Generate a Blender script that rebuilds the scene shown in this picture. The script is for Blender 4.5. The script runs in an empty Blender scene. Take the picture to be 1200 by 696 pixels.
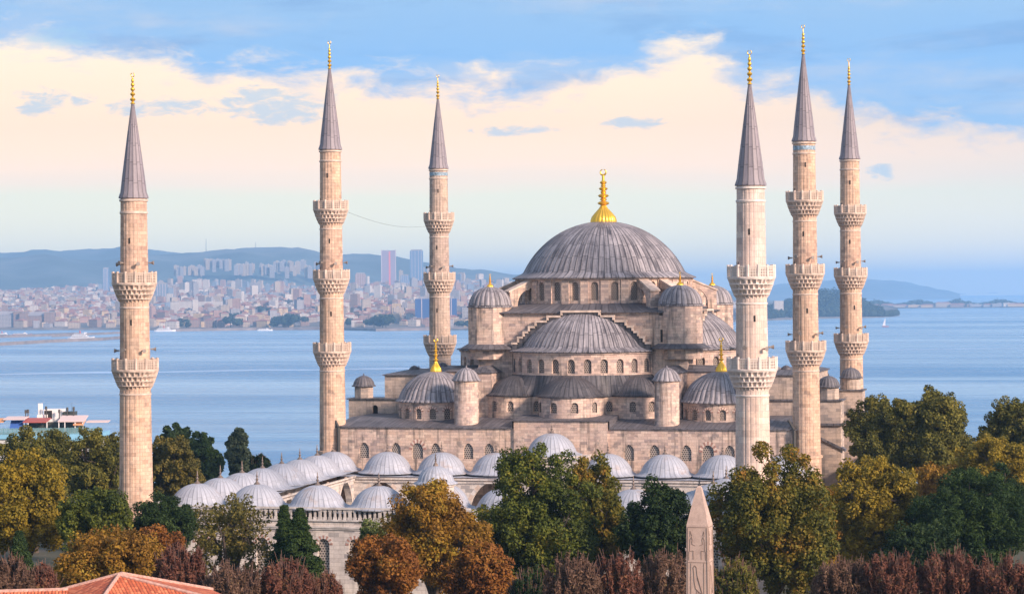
import bpy, bmesh, math, random
import numpy as np
from mathutils import Vector, Matrix
rnd = random.Random(7)
R = math.radians
PI = math.pi
C = bpy.context.scene.collection
S = bpy.context.scene

# ------------------------------------------------------------------ camera, sky, sun, exposure
CAM = Vector((80.4, -363.3, 36.0))
FW = Vector((-.2546, .967, 0)).normalized()
RT = Vector((FW.y, -FW.x, 0))
UP = Vector((0, 0, 1))
FPX, ROLL = 2725.0, R(0.5)
cd = bpy.data.cameras.new('camera'); cam = bpy.data.objects.new('camera', cd); C.objects.link(cam)
cd.sensor_width = 36; cd.lens = 36 * FPX / 1200; cd.clip_start = 1; cd.clip_end = 300000
f0 = (FW - UP * (3.0 / FPX)).normalized()
r0 = RT; u0 = r0.cross(f0).normalized()
rr = r0 * math.cos(ROLL) - u0 * math.sin(ROLL); uu = u0 * math.cos(ROLL) + r0 * math.sin(ROLL)
m4 = Matrix(((rr.x, uu.x, -f0.x, CAM.x), (rr.y, uu.y, -f0.y, CAM.y), (rr.z, uu.z, -f0.z, CAM.z), (0, 0, 0, 1)))
cam.matrix_world = m4
S.camera = cam
S.view_settings.view_transform = 'Standard'; S.view_settings.look = 'None'
S.view_settings.gamma = 1; S.view_settings.use_curve_mapping = False
S.view_settings.exposure = 0.42
S.cycles.volume_bounces = 1; S.cycles.max_bounces = 6; S.cycles.transparent_max_bounces = 12

def lin(r, g, b):
    f = lambda c: (c / 255 / 12.92) if c <= 10 else ((c / 255 + .055) / 1.055) ** 2.4
    return (f(r), f(g), f(b), 1)

SUN_EL = 24.0
sd = (-FW * math.cos(R(48)) + RT * math.sin(R(48))).normalized()      # horizontal direction towards the sun
sun_dir = (sd * math.cos(R(SUN_EL)) + UP * math.sin(R(SUN_EL))).normalized()
sl = bpy.data.lights.new('sun', 'SUN'); sl.energy = 5.0; sl.angle = R(9); sl.color = (1.0, .765, .625)
so = bpy.data.objects.new('sun', sl); C.objects.link(so)
so.rotation_euler = sun_dir.to_track_quat('Z', 'Y').to_euler()

class NT:
    """small helper to write node trees"""
    def __init__(s, tree): s.t = tree; s.n = tree.nodes; s.l = tree.links
    def node(s, typ, **kw):
        n = s.n.new(typ)
        for k, v in kw.items(): setattr(n, k, v)
        return n
    def put(s, sock, v):
        if isinstance(v, bpy.types.NodeSocket): s.l.new(v, sock)
        elif v is not None: sock.default_value = v
    def math(s, op, a, b=None, c=None, clamp=False):
        n = s.node('ShaderNodeMath', operation=op, use_clamp=clamp)
        s.put(n.inputs[0], a); s.put(n.inputs[1], b)
        if c is not None: s.put(n.inputs[2], c)
        return n.outputs[0]
    def mix(s, f, a, b, mode='MIX'):
        n = s.node('ShaderNodeMix', data_type='RGBA', blend_type=mode)
        s.put(n.inputs[0], f); s.put(n.inputs[6], a); s.put(n.inputs[7], b)
        return n.outputs[2]
    def ramp(s, f, stops, interp='LINEAR'):
        n = s.node('ShaderNodeValToRGB'); cr = n.color_ramp; cr.interpolation = interp
        while len(cr.elements) < len(stops): cr.elements.new(.5)
        for e, (p, c) in zip(cr.elements, stops):
            e.position = p; e.color = c if len(c) == 4 else (*c, 1)
        s.put(n.inputs[0], f)
        return n.outputs[0]
    def noise(s, vec, scale=1.0, detail=3.0, rough=.55, dist=0.0, dim='3D'):
        n = s.node('ShaderNodeTexNoise', noise_dimensions=dim)
        s.put(n.inputs['Vector'], vec); n.inputs['Scale'].default_value = scale
        n.inputs['Detail'].default_value = detail; n.inputs['Roughness'].default_value = rough
        n.inputs['Distortion'].default_value = dist
        return n.outputs[0]
    def mapping(s, vec, scale=(1, 1, 1), loc=(0, 0, 0), rot=(0, 0, 0)):
        n = s.node('ShaderNodeMapping'); s.put(n.inputs[0], vec)
        n.inputs['Scale'].default_value = scale; n.inputs['Location'].default_value = loc; n.inputs['Rotation'].default_value = rot
        return n.outputs[0]
    def sep(s, v):
        n = s.node('ShaderNodeSeparateXYZ'); s.put(n.inputs[0], v); return n.outputs
    def comb(s, x, y, z=0.0):
        n = s.node('ShaderNodeCombineXYZ'); s.put(n.inputs[0], x); s.put(n.inputs[1], y); s.put(n.inputs[2], z); return n.outputs[0]
    def smooth(s, v, a, b):
        n = s.node('ShaderNodeMapRange', interpolation_type='SMOOTHSTEP')
        s.put(n.inputs[0], v); n.inputs[1].default_value = a; n.inputs[2].default_value = b
        return n.outputs[0]

def g(v): return (v, v, v, 1)

def build_world():
    w = bpy.data.worlds.new('World'); S.world = w; w.use_nodes = True
    k = NT(w.node_tree); k.n.clear()
    out = k.node('ShaderNodeOutputWorld'); bg = k.node('ShaderNodeBackground')
    k.l.new(bg.outputs[0], out.inputs[0])
    sky = k.node('ShaderNodeTexSky', sky_type='NISHITA'); sky.sun_disc = False
    sky.sun_elevation = R(SUN_EL); sky.sun_rotation = math.atan2(sun_dir.x, sun_dir.y)
    sky.air_density = 1.0; sky.dust_density = 1.0; sky.ozone_density = 2.0
    d = k.node('ShaderNodeTexCoord').outputs['Generated']
    x, y, z = k.sep(d)
    # clouds live in world directions: azimuth about south-east and elevation
    az = k.math('ARCTAN2', k.math('ADD', k.math('MULTIPLY', x, RT.x), k.math('MULTIPLY', y, RT.y)),
                k.math('ADD', k.math('MULTIPLY', x, FW.x), k.math('MULTIPLY', y, FW.y)))
    el = k.math('ARCSINE', z)
    v = k.comb(az, k.math('MULTIPLY', el, 2.6), 0.0)
    n1 = k.noise(v, 9.0, 6, .58, .3); n2 = k.noise(v, 34.0, 5, .6, .5); n3 = k.noise(k.comb(az, k.math('MULTIPLY', el, 7), 3.0), 7.0, 5, .55)
    # upper edge of the bright cloud bank against azimuth (value = elevation / 0.2)
    azn = k.math('ADD', k.math('MULTIPLY', az, 2.0), .5)
    edge = k.math('MULTIPLY', k.ramp(azn, [(0, g(.5)), (.06, g(.545)), (.17, g(.535)), (.25, g(.50)), (.36, g(.47)), (.46, g(.455)),
                   (.57, g(.46)), (.655, g(.54)), (.72, g(.45)), (.80, g(.385)), (.88, g(.36)), (.95, g(.345)), (1, g(.34))], 'EASE'), .2)
    n4 = k.noise(v, 110.0, 5, .62, .6)
    pert = k.math('ADD', k.math('MULTIPLY', k.math('SUBTRACT', n1, .5), .040), k.math('MULTIPLY', k.math('SUBTRACT', n2, .5), .040))
    pert = k.math('ADD', pert, k.math('MULTIPLY', k.math('SUBTRACT', n4, .5), .012))
    dd = k.math('SUBTRACT', k.math('SUBTRACT', edge, el), pert)
    bank = k.smooth(dd, -.0065, .0125)
    # clear sky between: colours by elevation
    eln = k.math('MULTIPLY', el, 1 / .2)
    eln2 = k.math('ADD', eln, k.math('MULTIPLY', k.math('SUBTRACT', n3, .5), .08))
    bankcol = k.ramp(eln2, [(.0, lin(186, 208, 226)), (.10, lin(200, 220, 230)), (.21, lin(206, 226, 232)), (.245, lin(222, 224, 230)),
                            (.29, lin(240, 228, 224)), (.36, lin(247, 232, 219)), (.45, lin(254, 238, 222)), (.53, lin(255, 244, 228)), (1, lin(255, 248, 236))])
    right = k.smooth(az, .03, .24)
    bankcol = k.mix(k.math('MULTIPLY', right, .42), bankcol, lin(186, 204, 228))
    bankcol = k.mix(1.0, bankcol, k.ramp(eln, [(0, (2.2, 1.5, .80)), (.12, (1.72, 1.25, .76)), (.25, (1.28, 1.02, .72)), (.36, (1.07, .89, .69)), (.5, (.98, .865, .72))]), 'MULTIPLY')
    blue = k.ramp(k.math('ADD', eln, k.math('MULTIPLY', k.math('SUBTRACT', n1, .5), .25)),
                  [(.3, lin(164, 203, 246)), (.5, lin(147, 197, 252)), (.62, lin(158, 200, 246)), (.8, lin(150, 190, 240)), (1, lin(150, 190, 240))])
    wisp = k.smooth(k.math('ADD', k.math('MULTIPLY', n3, .7), k.math('MULTIPLY', n2, .3)), .46, .68)
    n5 = k.noise(k.comb(az, k.math('MULTIPLY', el, 5.5), 9.0), 11.0, 6, .6, .4)
    blue = k.mix(k.math('MULTIPLY', k.smooth(n5, .50, .70), .55), blue, lin(128, 170, 226))
    blue = k.mix(k.math('MULTIPLY', wisp, .55), blue, lin(206, 216, 236))
    blue = k.mix(1.0, blue, (.80, .78, .74, 1), 'MULTIPLY')
    col = k.mix(bank, blue, bankcol)
    # small grey-blue scud under the bank
    sc = None
    for (a_, e_, wa, we) in ((-.198, .083, .012, .0055), (-.182, .083, .006, .003), (-.150, .080, .020, .0042), (-.102, .081, .022, .0075), (.158, .0515, .005, .0035), (.055, .073, .012, .0025), (-.185, .109, .016, .004), (0, .0705, .018, .002)):
        q = k.math('ADD', k.math('POWER', k.math('ABSOLUTE', k.math('DIVIDE', k.math('SUBTRACT', az, a_), wa)), 2.0),
                   k.math('POWER', k.math('ABSOLUTE', k.math('DIVIDE', k.math('SUBTRACT', el, e_), we)), 2.0))
        q = k.math('ADD', q, k.math('ADD', k.math('MULTIPLY', k.math('SUBTRACT', n2, .5), 5.0), k.math('MULTIPLY', k.math('SUBTRACT', n4, .5), 5.0)))
        b = k.math('SUBTRACT', 1.0, k.smooth(q, -.3, 1.5))
        sc = b if sc is None else k.math('MAXIMUM', sc, b)
    col = k.mix(k.math('MULTIPLY', sc, .62), col, lin(148, 188, 214))
    # higher up the physical sky takes over, veiled by thin cloud
    nis = k.mix(1.0, sky.outputs[0], (.115, .115, .115, 1), 'MULTIPLY')
    hi = k.mix(.4, nis, (.58, .66, .82, 1))
    t = k.smooth(el, .135, .30)
    k.l.new(k.mix(t, col, hi), bg.inputs[0])
    bg.inputs[1].default_value = 1.0
build_world()

def at(px, py, D):
    """photo pixel and distance in front of the camera -> world point"""
    dx, dy = px - 600, py - 348
    X = dx - dy * math.sin(ROLL); Y = dy + dx * math.sin(ROLL) + 3
    return CAM + (FW + RT * (X / FPX) - UP * (Y / FPX)) * D
def ground_at(px, D):
    p = CAM + (FW + RT * ((px - 600) / FPX)) * D
    return p.x, p.y

# ------------------------------------------------------------------ materials
MATS = {}
def newmat(name):
    m = bpy.data.materials.new(name); m.use_nodes = True
    k = NT(m.node_tree); b = k.n['Principled BSDF']; MATS[name] = m
    return m, k, b
def simple(name, col, rough=.7, metal=0.0, spec=.5, var=0.0, scale=2.0):
    m, k, b = newmat(name)
    b.inputs['Roughness'].default_value = rough; b.inputs['Metallic'].default_value = metal
    b.inputs['Specular IOR Level'].default_value = spec
    if var:
        n = k.noise(k.node('ShaderNodeTexCoord').outputs['Object'], scale, 4)
        c = k.mix(1.0, (*col, 1), k.ramp(n, [(.3, g(1 - var)), (.7, g(1 + var))]), 'MULTIPLY'); k.put(b.inputs[0], c)
    else: b.inputs[0].default_value = (*col, 1)
    return m

def stone(name, stops, bw=1.0, bh=.42, stain=.5, mortar=(.17, .145, .125), streak=.6, dark=(.10, .09, .085)):
    m, k, b = newmat(name)
    tc = k.node('ShaderNodeTexCoord'); uv = tc.outputs['UV']
    br = k.node('ShaderNodeTexBrick'); br.offset = .5
    k.put(br.inputs['Vector'], uv)
    br.inputs['Color1'].default_value = g(0); br.inputs['Color2'].default_value = g(1); br.inputs['Mortar'].default_value = g(.5)
    br.inputs['Scale'].default_value = 1; br.inputs['Mortar Size'].default_value = .014; br.inputs['Mortar Smooth'].default_value = .3
    br.inputs['Brick Width'].default_value = bw; br.inputs['Row Height'].default_value = bh
    col = k.ramp(br.outputs['Color'], stops)
    ob = tc.outputs['Object']
    big = k.noise(ob, .16, 5, .65); mid = k.noise(ob, .9, 5, .65); fine = k.noise(ob, 5.0, 4, .7)
    pers = k.noise(k.comb(k.sep(uv)[0], k.math('MULTIPLY', k.sep(uv)[1], .07), 4.0), 1.1, 4, .6)
    col = k.mix(.8, col, k.ramp(big, [(.34, (.33, .31, .34)), (.5, (.53, .475, .45)), (.64, (.66, .53, .43))]), 'SOFT_LIGHT')
    col = k.mix(1.0, col, k.ramp(fine, [(.25, g(.82)), (.75, g(1.12))]), 'MULTIPLY')
    col = k.mix(k.math('MULTIPLY', k.smooth(mid, .50, .72), stain), col, (*[c * 1.6 for c in dark], 1))
    col = k.mix(k.math('MULTIPLY', k.math('MULTIPLY', k.smooth(pers, .50, .70), k.smooth(big, .36, .56)), streak), col, (*dark, 1))
    col = k.mix(k.math('MULTIPLY', br.outputs['Fac'], .72), col, (*mortar, 1))
    k.put(b.inputs[0], col); b.inputs['Roughness'].default_value = .9; b.inputs['Specular IOR Level'].default_value = .25
    bp = k.node('ShaderNodeBump'); bp.inputs['Strength'].default_value = .45; bp.inputs['Distance'].default_value = .04
    k.put(bp.inputs['Height'], k.math('ADD', k.math('MULTIPLY', br.outputs['Fac'], -1.0), k.math('MULTIPLY', mid, .8)))
    k.put(b.inputs['Normal'], bp.outputs[0])
    return m

def lead(name, dark, light, seam=.35, streak=1.0, rust=0.0, row=2.4):
    """sheet lead: u counts panels, v metres up the slope"""
    m, k, b = newmat(name)
    tc = k.node('ShaderNodeTexCoord'); u, v, _ = k.sep(tc.outputs['UV'])
    fu = k.math('FRACT', u); iu = k.math('FLOOR', u)
    wn = k.node('ShaderNodeTexWhiteNoise', noise_dimensions='2D')
    rowv = k.math('ADD', k.math('DIVIDE', v, row), k.math('MULTIPLY', k.math('MODULO', iu, 2.0), .12))
    k.put(wn.inputs['Vector'], k.comb(iu, k.math('FLOOR', rowv)))
    st = k.noise(k.comb(k.math('MULTIPLY', u, 2.3), k.math('MULTIPLY', v, .22)), 1.0, 5, .62)
    blot = k.noise(tc.outputs['Object'], .35, 5, .6); fine = k.noise(tc.outputs['Object'], 3.0, 4, .65)
    t = k.math('ADD', k.math('MULTIPLY', st, .78 * streak), k.math('MULTIPLY', wn.outputs[0], .13))
    t = k.math('ADD', t, k.math('MULTIPLY', blot, .34)); t = k.math('ADD', t, k.math('MULTIPLY', fine, .2))
    t = k.math('SUBTRACT', t, .05 + .39 * streak)
    mid = tuple((a + c) / 2 for a, c in zip(dark, light))
    col = k.ramp(t, [(.12, (*dark, 1)), (.40, (*mid, 1)), (.72, (*light, 1))])
    edge = k.math('ABSOLUTE', k.math('SUBTRACT', fu, .5))
    sm = k.smooth(edge, .36, .47)
    col = k.mix(k.math('MULTIPLY', sm, seam), col, (*[c * .45 for c in dark], 1))
    hs = k.smooth(k.math('ABSOLUTE', k.math('SUBTRACT', k.math('FRACT', rowv), .5)), .465, .49)
    col = k.mix(k.math('MULTIPLY', hs, seam * .8), col, (*[c * .5 for c in dark], 1))
    if rust:
        col = k.mix(k.math('MULTIPLY', k.smooth(blot, .55, .72), rust), col, (.30, .20, .14, 1))
    k.put(b.inputs[0], col); b.inputs['Roughness'].default_value = .58; b.inputs['Specular IOR Level'].default_value = .4
    bp = k.node('ShaderNodeBump'); bp.inputs['Strength'].default_value = .5; bp.inputs['Distance'].default_value = .05
    k.put(bp.inputs['Height'], k.math('ADD', k.math('MULTIPLY', sm, 1.0), k.math('MULTIPLY', fine, .5)))
    k.put(b.inputs['Normal'], bp.outputs[0])
    return m

def lattice(name, bar, hole, period=.33, size=.34):
    """pierced plaster window screen: hexagonal rows of dark holes"""
    m, k, b = newmat(name)
    tc = k.node('ShaderNodeTexCoord'); u, v, _ = k.sep(tc.outputs['UV'])
    vv = k.math('DIVIDE', v, period * .87); row = k.math('FLOOR', vv)
    uu_ = k.math('ADD', k.math('DIVIDE', u, period), k.math('MULTIPLY', k.math('FLOORED_MODULO', row, 2.0), .5))
    a = k.math('SUBTRACT', k.math('FRACT', uu_), .5); c = k.math('SUBTRACT', k.math('FRACT', vv), .5)
    d = k.math('SQRT', k.math('ADD', k.math('MULTIPLY', a, a), k.math('MULTIPLY', c, c)))
    h = k.smooth(d, size + .05, size - .05)
    n = k.noise(tc.outputs['Object'], 1.4, 4)
    k.put(b.inputs[0], k.mix(h, k.mix(n, (*[x * .7 for x in bar], 1), (*bar, 1)), (*hole, 1)))
    b.inputs['Roughness'].default_value = .8
    return m

TAN = [(0, (.36, .30, .28)), (.15, (.56, .425, .355)), (.35, (.66, .515, .43)), (.55, (.60, .465, .395)), (.75, (.72, .575, .48)), (.9, (.50, .395, .345)), (1, (.40, .335, .31))]
stone('ashlar', TAN, stain=.7, streak=.85)
stone('ashlar_pale', [(0, (.36, .345, .34)), (.1, (.56, .52, .485)), (.5, (.64, .595, .55)), (.86, (.60, .56, .52)), (.9, (.38, .37, .36)), (1, (.34, .33, .33))], bw=1.3, bh=.5, stain=.35, streak=.45)
stone('ashlar_grey', [(0, (.30, .28, .265)), (.2, (.50, .42, .36)), (.55, (.58, .485, .415)), (.75, (.36, .32, .295)), (1, (.54, .45, .38))], bw=1.2, bh=.46)
stone('minaret_stone', [(0, (.44, .31, .235)), (.25, (.66, .475, .355)), (.6, (.58, .42, .32)), (.85, (.72, .535, .405)), (1, (.50, .37, .29))], bw=.75, bh=.46, stain=.5, streak=.6)
stone('minaret_new_stone', [(0, (.54, .44, .39)), (.3, (.72, .58, .50)), (.7, (.67, .54, .47)), (1, (.78, .66, .58))], bw=.95, bh=.72, stain=.25, streak=.3, mortar=(.34, .28, .25))
stone('minaret_weathered', [(0, (.40, .325, .275)), (.3, (.56, .45, .375)), (.7, (.49, .40, .335)), (1, (.60, .49, .41))], bw=.75, bh=.46, stain=.6, streak=.65)
simple('trim_stone', (.60, .47, .385), .85, var=.3, scale=1.2)
simple('trim_new', (.72, .61, .545), .85, var=.2, scale=1.2)
simple('marble', (.50, .46, .43), .7, var=.35, scale=1.1)
lead('lead_dome', (.088, .082, .094), (.63, .58, .60), row=2.6, seam=.75, streak=1.15)
lead('lead_dark', (.032, .031, .037), (.20, .185, .195), streak=1.0, row=2.2, seam=.6)
lead('lead_roof', (.055, .053, .062), (.27, .25, .265), streak=.7, seam=.5, row=3.5)
lead('lead_pale', (.28, .295, .34), (.60, .63, .71), streak=.8, seam=.42, rust=.5, row=1.9)
lead('lead_spire', (.18, .16, .18), (.44, .385, .41), streak=.6, seam=.75, row=2.3)
lattice('screen_plaster', (.34, .275, .235), (.035, .03, .028))
lattice('screen_marble', (.40, .345, .30), (.035, .03, .03), .34, .33)
simple('dark_opening', (.018, .016, .015), .9)
simple('dark_iron', (.06, .055, .05), .6)
simple('horn_paint', (.26, .22, .19), .5)
simple('red_stone', (.36, .20, .16), .85, var=.25)
simple('blue_tile', (.24, .33, .40), .5, var=.6, scale=3)
m, k, b = newmat('gold'); b.inputs[0].default_value = (.92, .56, .07, 1); b.inputs['Metallic'].default_value = .75; b.inputs['Roughness'].default_value = .34
simple('bronze', (.22, .17, .14), .5, .5)
def parapet_mat(name, col):
    m, k, b = newmat(name)
    tc = k.node('ShaderNodeTexCoord'); u, v, _ = k.sep(tc.outputs['UV'])
    cell = lambda s, p: k.math('ABSOLUTE', k.math('SUBTRACT', k.math('FRACT', k.math('DIVIDE', s, p)), .5))
    hole = k.math('MULTIPLY', k.smooth(cell(u, .30), .32, .25), k.smooth(cell(v, .31), .33, .26))
    n = k.noise(tc.outputs['Object'], 1.6, 4)
    k.put(b.inputs[0], k.mix(n, (*[c * .8 for c in col], 1), (*[c * 1.1 for c in col], 1))); b.inputs['Roughness'].default_value = .85
    k.put(b.inputs['Alpha'], k.math('SUBTRACT', 1.0, k.math('MULTIPLY', hole, .95)))
    return m
parapet_mat('pierced_stone', (.55, .44, .36)); parapet_mat('pierced_new', (.66, .57, .50))

# ------------------------------------------------------------------ mesh builder
class MB:
    def __init__(s): s.v = []; s.f = []; s.uv = []; s.mi = []
    def face(s, pts, uv=None, mi=0):
        i = len(s.v); s.v += [tuple(p) for p in pts]; s.f.append(list(range(i, i + len(pts)))); s.uv.append(uv); s.mi.append(mi)
    def grid(s, P, UVs=None, mi=0, closed=False):
        """P[row][col]"""
        base = len(s.v); nr, nc = len(P), len(P[0])
        for row in P: s.v += [tuple(p) for p in row]
        for r in range(nr - 1):
            for c in range(nc if closed else nc - 1):
                c2 = (c + 1) % nc
                s.f.append([base + r * nc + c, base + r * nc + c2, base + (r + 1) * nc + c2, base + (r + 1) * nc + c]); s.mi.append(mi)
                if UVs: s.uv.append([UVs(r, c), UVs(r, c + 1), UVs(r + 1, c + 1), UVs(r + 1, c)])
                else: s.uv.append(None)
    def box(s, x0, x1, y0, y1, z0, z1, mi=0, top=True, bottom=True, tmi=None):
        q = lambda *p: s.face(p, None, mi)
        q((x0, y0, z0), (x1, y0, z0), (x1, y0, z1), (x0, y0, z1)); q((x1, y1, z0), (x0, y1, z0), (x0, y1, z1), (x1, y1, z1))
        q((x1, y0, z0), (x1, y1, z0), (x1, y1, z1), (x1, y0, z1)); q((x0, y1, z0), (x0, y0, z0), (x0, y0, z1), (x0, y1, z1))
        if top: s.face([(x0, y0, z1), (x1, y0, z1), (x1, y1, z1), (x0, y1, z1)], None, mi if tmi is None else tmi)
        if bottom: q((x0, y1, z0), (x1, y1, z0), (x1, y0, z0), (x0, y0, z0))
    def prism(s, poly, ext, mi=0, side_mi=None):
        """poly: list of 3D points, extruded by ext"""
        a = [Vector(p) for p in poly]; e = Vector(ext); b = [p + e for p in a]
        s.face(a, None, mi); s.face(b[::-1], None, mi)
        for i in range(len(a)):
            j = (i + 1) % len(a); s.face([a[j], a[i], b[i], b[j]], None, mi if side_mi is None else side_mi)
    def lathe(s, prof, n=48, cx=0, cy=0, a0=-PI, a1=PI, ucount=None, ref=None, disp=None, sub=1, mi=0):
        """prof (r,z); angle 0 faces -y; ucount panels round a full turn, else metres; disp(frac) radial bulge"""
        full = abs(a1 - a0 - 2 * PI) < 1e-6
        if ucount and sub > 1:
            N = int(round(ucount * (a1 - a0) / (2 * PI))); steps = []
            for i in range(N):
                for j in range(sub): steps.append(i + j / sub)
            if not full: steps.append(N)
            angs = [a0 + (a1 - a0) * t / N for t in steps]
        else:
            angs = [a0 + (a1 - a0) * i / n for i in range(n if full else n + 1)]
        rm = ref or max(p[0] for p in prof)
        arc = [0]
        for i in range(1, len(prof)): arc.append(arc[-1] + math.hypot(prof[i][0] - prof[i - 1][0], prof[i][1] - prof[i - 1][1]))
        uvu = lambda c: ((a0 + (a1 - a0) * (c / len(angs) if full else c / (len(angs) - 1))) / (2 * PI) * ucount + (.5 if 0 else 0)) if ucount else (a0 + (a1 - a0) * (c / len(angs) if full else c / (len(angs) - 1))) * rm
        P = []
        for (r, z) in prof:
            row = []
            for a in angs:
                q = r
                if disp and ucount:
                    fr = (a / (2 * PI) * ucount) % 1.0
                    q = r + disp(fr, r / rm)
                row.append((cx + q * math.sin(a), cy - q * math.cos(a), z))
            P.append(row)
        s.grid(P, lambda r, c: (uvu(c), arc[r] if ucount else prof[r][1]), mi, full)
    def tube(s, p0, p1, r0, r1=None, n=8, mi=0, caps=True):
        r1 = r0 if r1 is None else r1
        p0, p1 = Vector(p0), Vector(p1); d = (p1 - p0).normalized()
        a = d.orthogonal().normalized(); b = d.cross(a)
        A = [p0 + (a * math.cos(t) + b * math.sin(t)) * r0 for t in [2 * PI * i / n for i in range(n)]]
        B = [p1 + (a * math.cos(t) + b * math.sin(t)) * r1 for t in [2 * PI * i / n for i in range(n)]]
        s.grid([A, B], None, mi, True)
        if caps: s.face(A[::-1], None, mi); s.face(B, None, mi)
    def build(s, name, mats, parent=None, smooth=None, loc=(0, 0, 0), merge=True):
        if not isinstance(mats, (list, tuple)): mats = [mats]
        me = bpy.data.meshes.new(name)
        me.from_pydata(s.v, [], s.f)
        for mm in mats: me.materials.append(MATS[mm] if isinstance(mm, str) else mm)
        me.polygons.foreach_set('material_index', s.mi)
        uvl = me.uv_layers.new(name='UVMap'); vals = []
        for f, uv in zip(s.f, s.uv):
            if uv: vals += [c for p in uv for c in p]
            else:
                pts = [Vector(s.v[i]) for i in f]
                nn = Vector((0, 0, 0))
                for i in range(len(pts)):
                    p, q = pts[i], pts[(i + 1) % len(pts)]
                    nn += Vector(((p.y - q.y) * (p.z + q.z), (p.z - q.z) * (p.x + q.x), (p.x - q.x) * (p.y + q.y)))
                nn = nn.normalized() if nn.length > 1e-12 else Vector((0, 0, 1))
                if abs(nn.z) < .75:
                    t = Vector((-nn.y, nn.x, 0)).normalized()
                    vals += [c for p in pts for c in (p.dot(t), p.z)]
                else: vals += [c for p in pts for c in (p.x * 1.3, p.y)]
        uvl.data.foreach_set('uv', vals)
        if merge:
            bm = bmesh.new(); bm.from_mesh(me); bmesh.ops.remove_doubles(bm, verts=bm.verts, dist=.0008); bm.to_mesh(me); bm.free()
        if smooth:
            me.polygons.foreach_set('use_smooth', [True] * len(me.polygons)); me.set_sharp_from_angle(angle=R(smooth))
        me.validate(); me.update()
        o = bpy.data.objects.new(name, me); C.objects.link(o); o.location = loc
        if parent: o.parent = parent
        return o

    def wall(s, pos, ua, ub, z0, z1, ops=(), depth=.4, du=1e9, mi=0, rmi=None):
        """wall along u with arched openings (u, w, sill, spring, kind); returns outlines of the openings"""
        outs = []; rmi = mi if rmi is None else rmi
        def strip(a, b, zl, zh):
            if b - a < 1e-5 or zh - zl < 1e-5: return
            n = max(1, int(math.ceil((b - a) / du)))
            for i in range(n):
                p, q = a + (b - a) * i / n, a + (b - a) * (i + 1) / n
                s.face([pos(p, zl, 0), pos(q, zl, 0), pos(q, zh, 0), pos(p, zh, 0)], [(p, zl), (q, zl), (q, zh), (p, zh)], mi)
        cur = ua
        for (u, w, zs, zp, kind) in sorted(ops):
            a = w / 2; strip(cur, u - a, z0, z1)
            pts = []
            if kind == 'round': pts = [(u - a * math.cos(t), zp + a * math.sin(t)) for t in [PI * i / 10 for i in range(11)]]
            elif kind == 'pointed':
                rr_ = 1.45 * a; off = rr_ - a; top = math.acos(off / rr_)
                L = [(u + off - rr_ * math.cos(top * i / 6), zp + rr_ * math.sin(top * i / 6)) for i in range(7)]
                pts = L + [(2 * u - x, z) for x, z in L[-2::-1]]
            else: pts = [(u - a, zp), (u + a, zp)]
            if zs > z0: strip(u - a, u + a, z0, zs)
            for (p, pz), (q, qz) in zip(pts, pts[1:]):
                s.face([pos(p, pz, 0), pos(q, qz, 0), pos(q, z1, 0), pos(p, z1, 0)], [(p, pz), (q, qz), (q, z1), (p, z1)], mi)
            loop = [(u - a, zs)] + pts + [(u + a, zs)]
            lp = loop + ([loop[0]] if zs > z0 else [])
            for (p, pz), (q, qz) in zip(lp, lp[1:]):
                s.face([pos(q, qz, 0), pos(p, pz, 0), pos(p, pz, depth), pos(q, qz, depth)], [(q, qz), (p, pz), (p + depth, pz), (q + depth, qz)], rmi)
            outs.append((pts, zs)); cur = u + a
        strip(cur, ub, z0, z1)
        return outs
    def panel(s, pos, out, d, mi=0):
        pts, zs = out
        for (p, pz), (q, qz) in zip(pts, pts[1:]):
            s.face([pos(p, zs, d), pos(q, zs, d), pos(q, qz, d), pos(p, pz, d)], [(p, zs), (q, zs), (q, qz), (p, pz)], mi)
    def voussoirs(s, pos, u, w, zp, th, n=11, kind='round', proud=.03):
        """alternating red and white arch stones, material slots 0/1"""
        a = w / 2
        for i in range(n):
            t0, t1 = PI * i / n, PI * (i + 1) / n
            def pt(t, r):
                k_ = 1.18 if kind == 'pointed' else 1.0
                return (u - r * math.cos(t), zp + r * k_ * math.sin(t))
            q = [pt(t0, a), pt(t1, a), pt(t1, a + th), pt(t0, a + th)]
            s.face([pos(x, z, -proud) for x, z in q], q, i % 2)
            e = [pt(t0, a + th), pt(t1, a + th)]
            s.face([pos(e[0][0], e[0][1], -proud), pos(e[1][0], e[1][1], -proud), pos(e[1][0], e[1][1], .01), pos(e[0][0], e[0][1], .01)], None, i % 2)

def circ(cx, cy, r):
    """u in metres along a cylinder wall, angle 0 faces -y"""
    return lambda u, z, d: (cx + (r - d) * math.sin(u / r), cy - (r - d) * math.cos(u / r), z)
def flat(p0, p1):
    """u along p0->p1, depth to the left of the direction (inward when walking with outside on the right)"""
    p0, p1 = Vector((*p0, 0)), Vector((*p1, 0)); t = (p1 - p0).normalized(); n = Vector((-t.y, t.x, 0))
    def f(u, z, d):
        q = p0 + t * u + n * d; return (q.x, q.y, z)
    f.len = (p1 - p0).length
    return f

def thing(name, label, cat, loc=(0, 0, 0), rz=0, group=None):
    o = bpy.data.objects.new(name, None); C.objects.link(o); o.location = loc; o.rotation_euler.z = rz
    o.empty_display_size = 1
    o['label'] = label; o['category'] = cat
    if group: o['group'] = group
    return o
def tag(o, label=None, cat=None, group=None, kind=None):
    if label: o['label'] = label
    if cat: o['category'] = cat
    if group: o['group'] = group
    if kind: o['kind'] = kind
    return o
def copy_part(o, parent, rz=0.0, loc=None):
    c = o.copy(); C.objects.link(c); c.parent = parent
    if rz:
        c.rotation_euler.z = o.rotation_euler.z + rz; c.location = Matrix.Rotation(rz, 3, 'Z') @ o.location
    if loc is not None: c.location = loc
    for ch in o.children:
        d = ch.copy(); C.objects.link(d); d.parent = c
    return c

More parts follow.
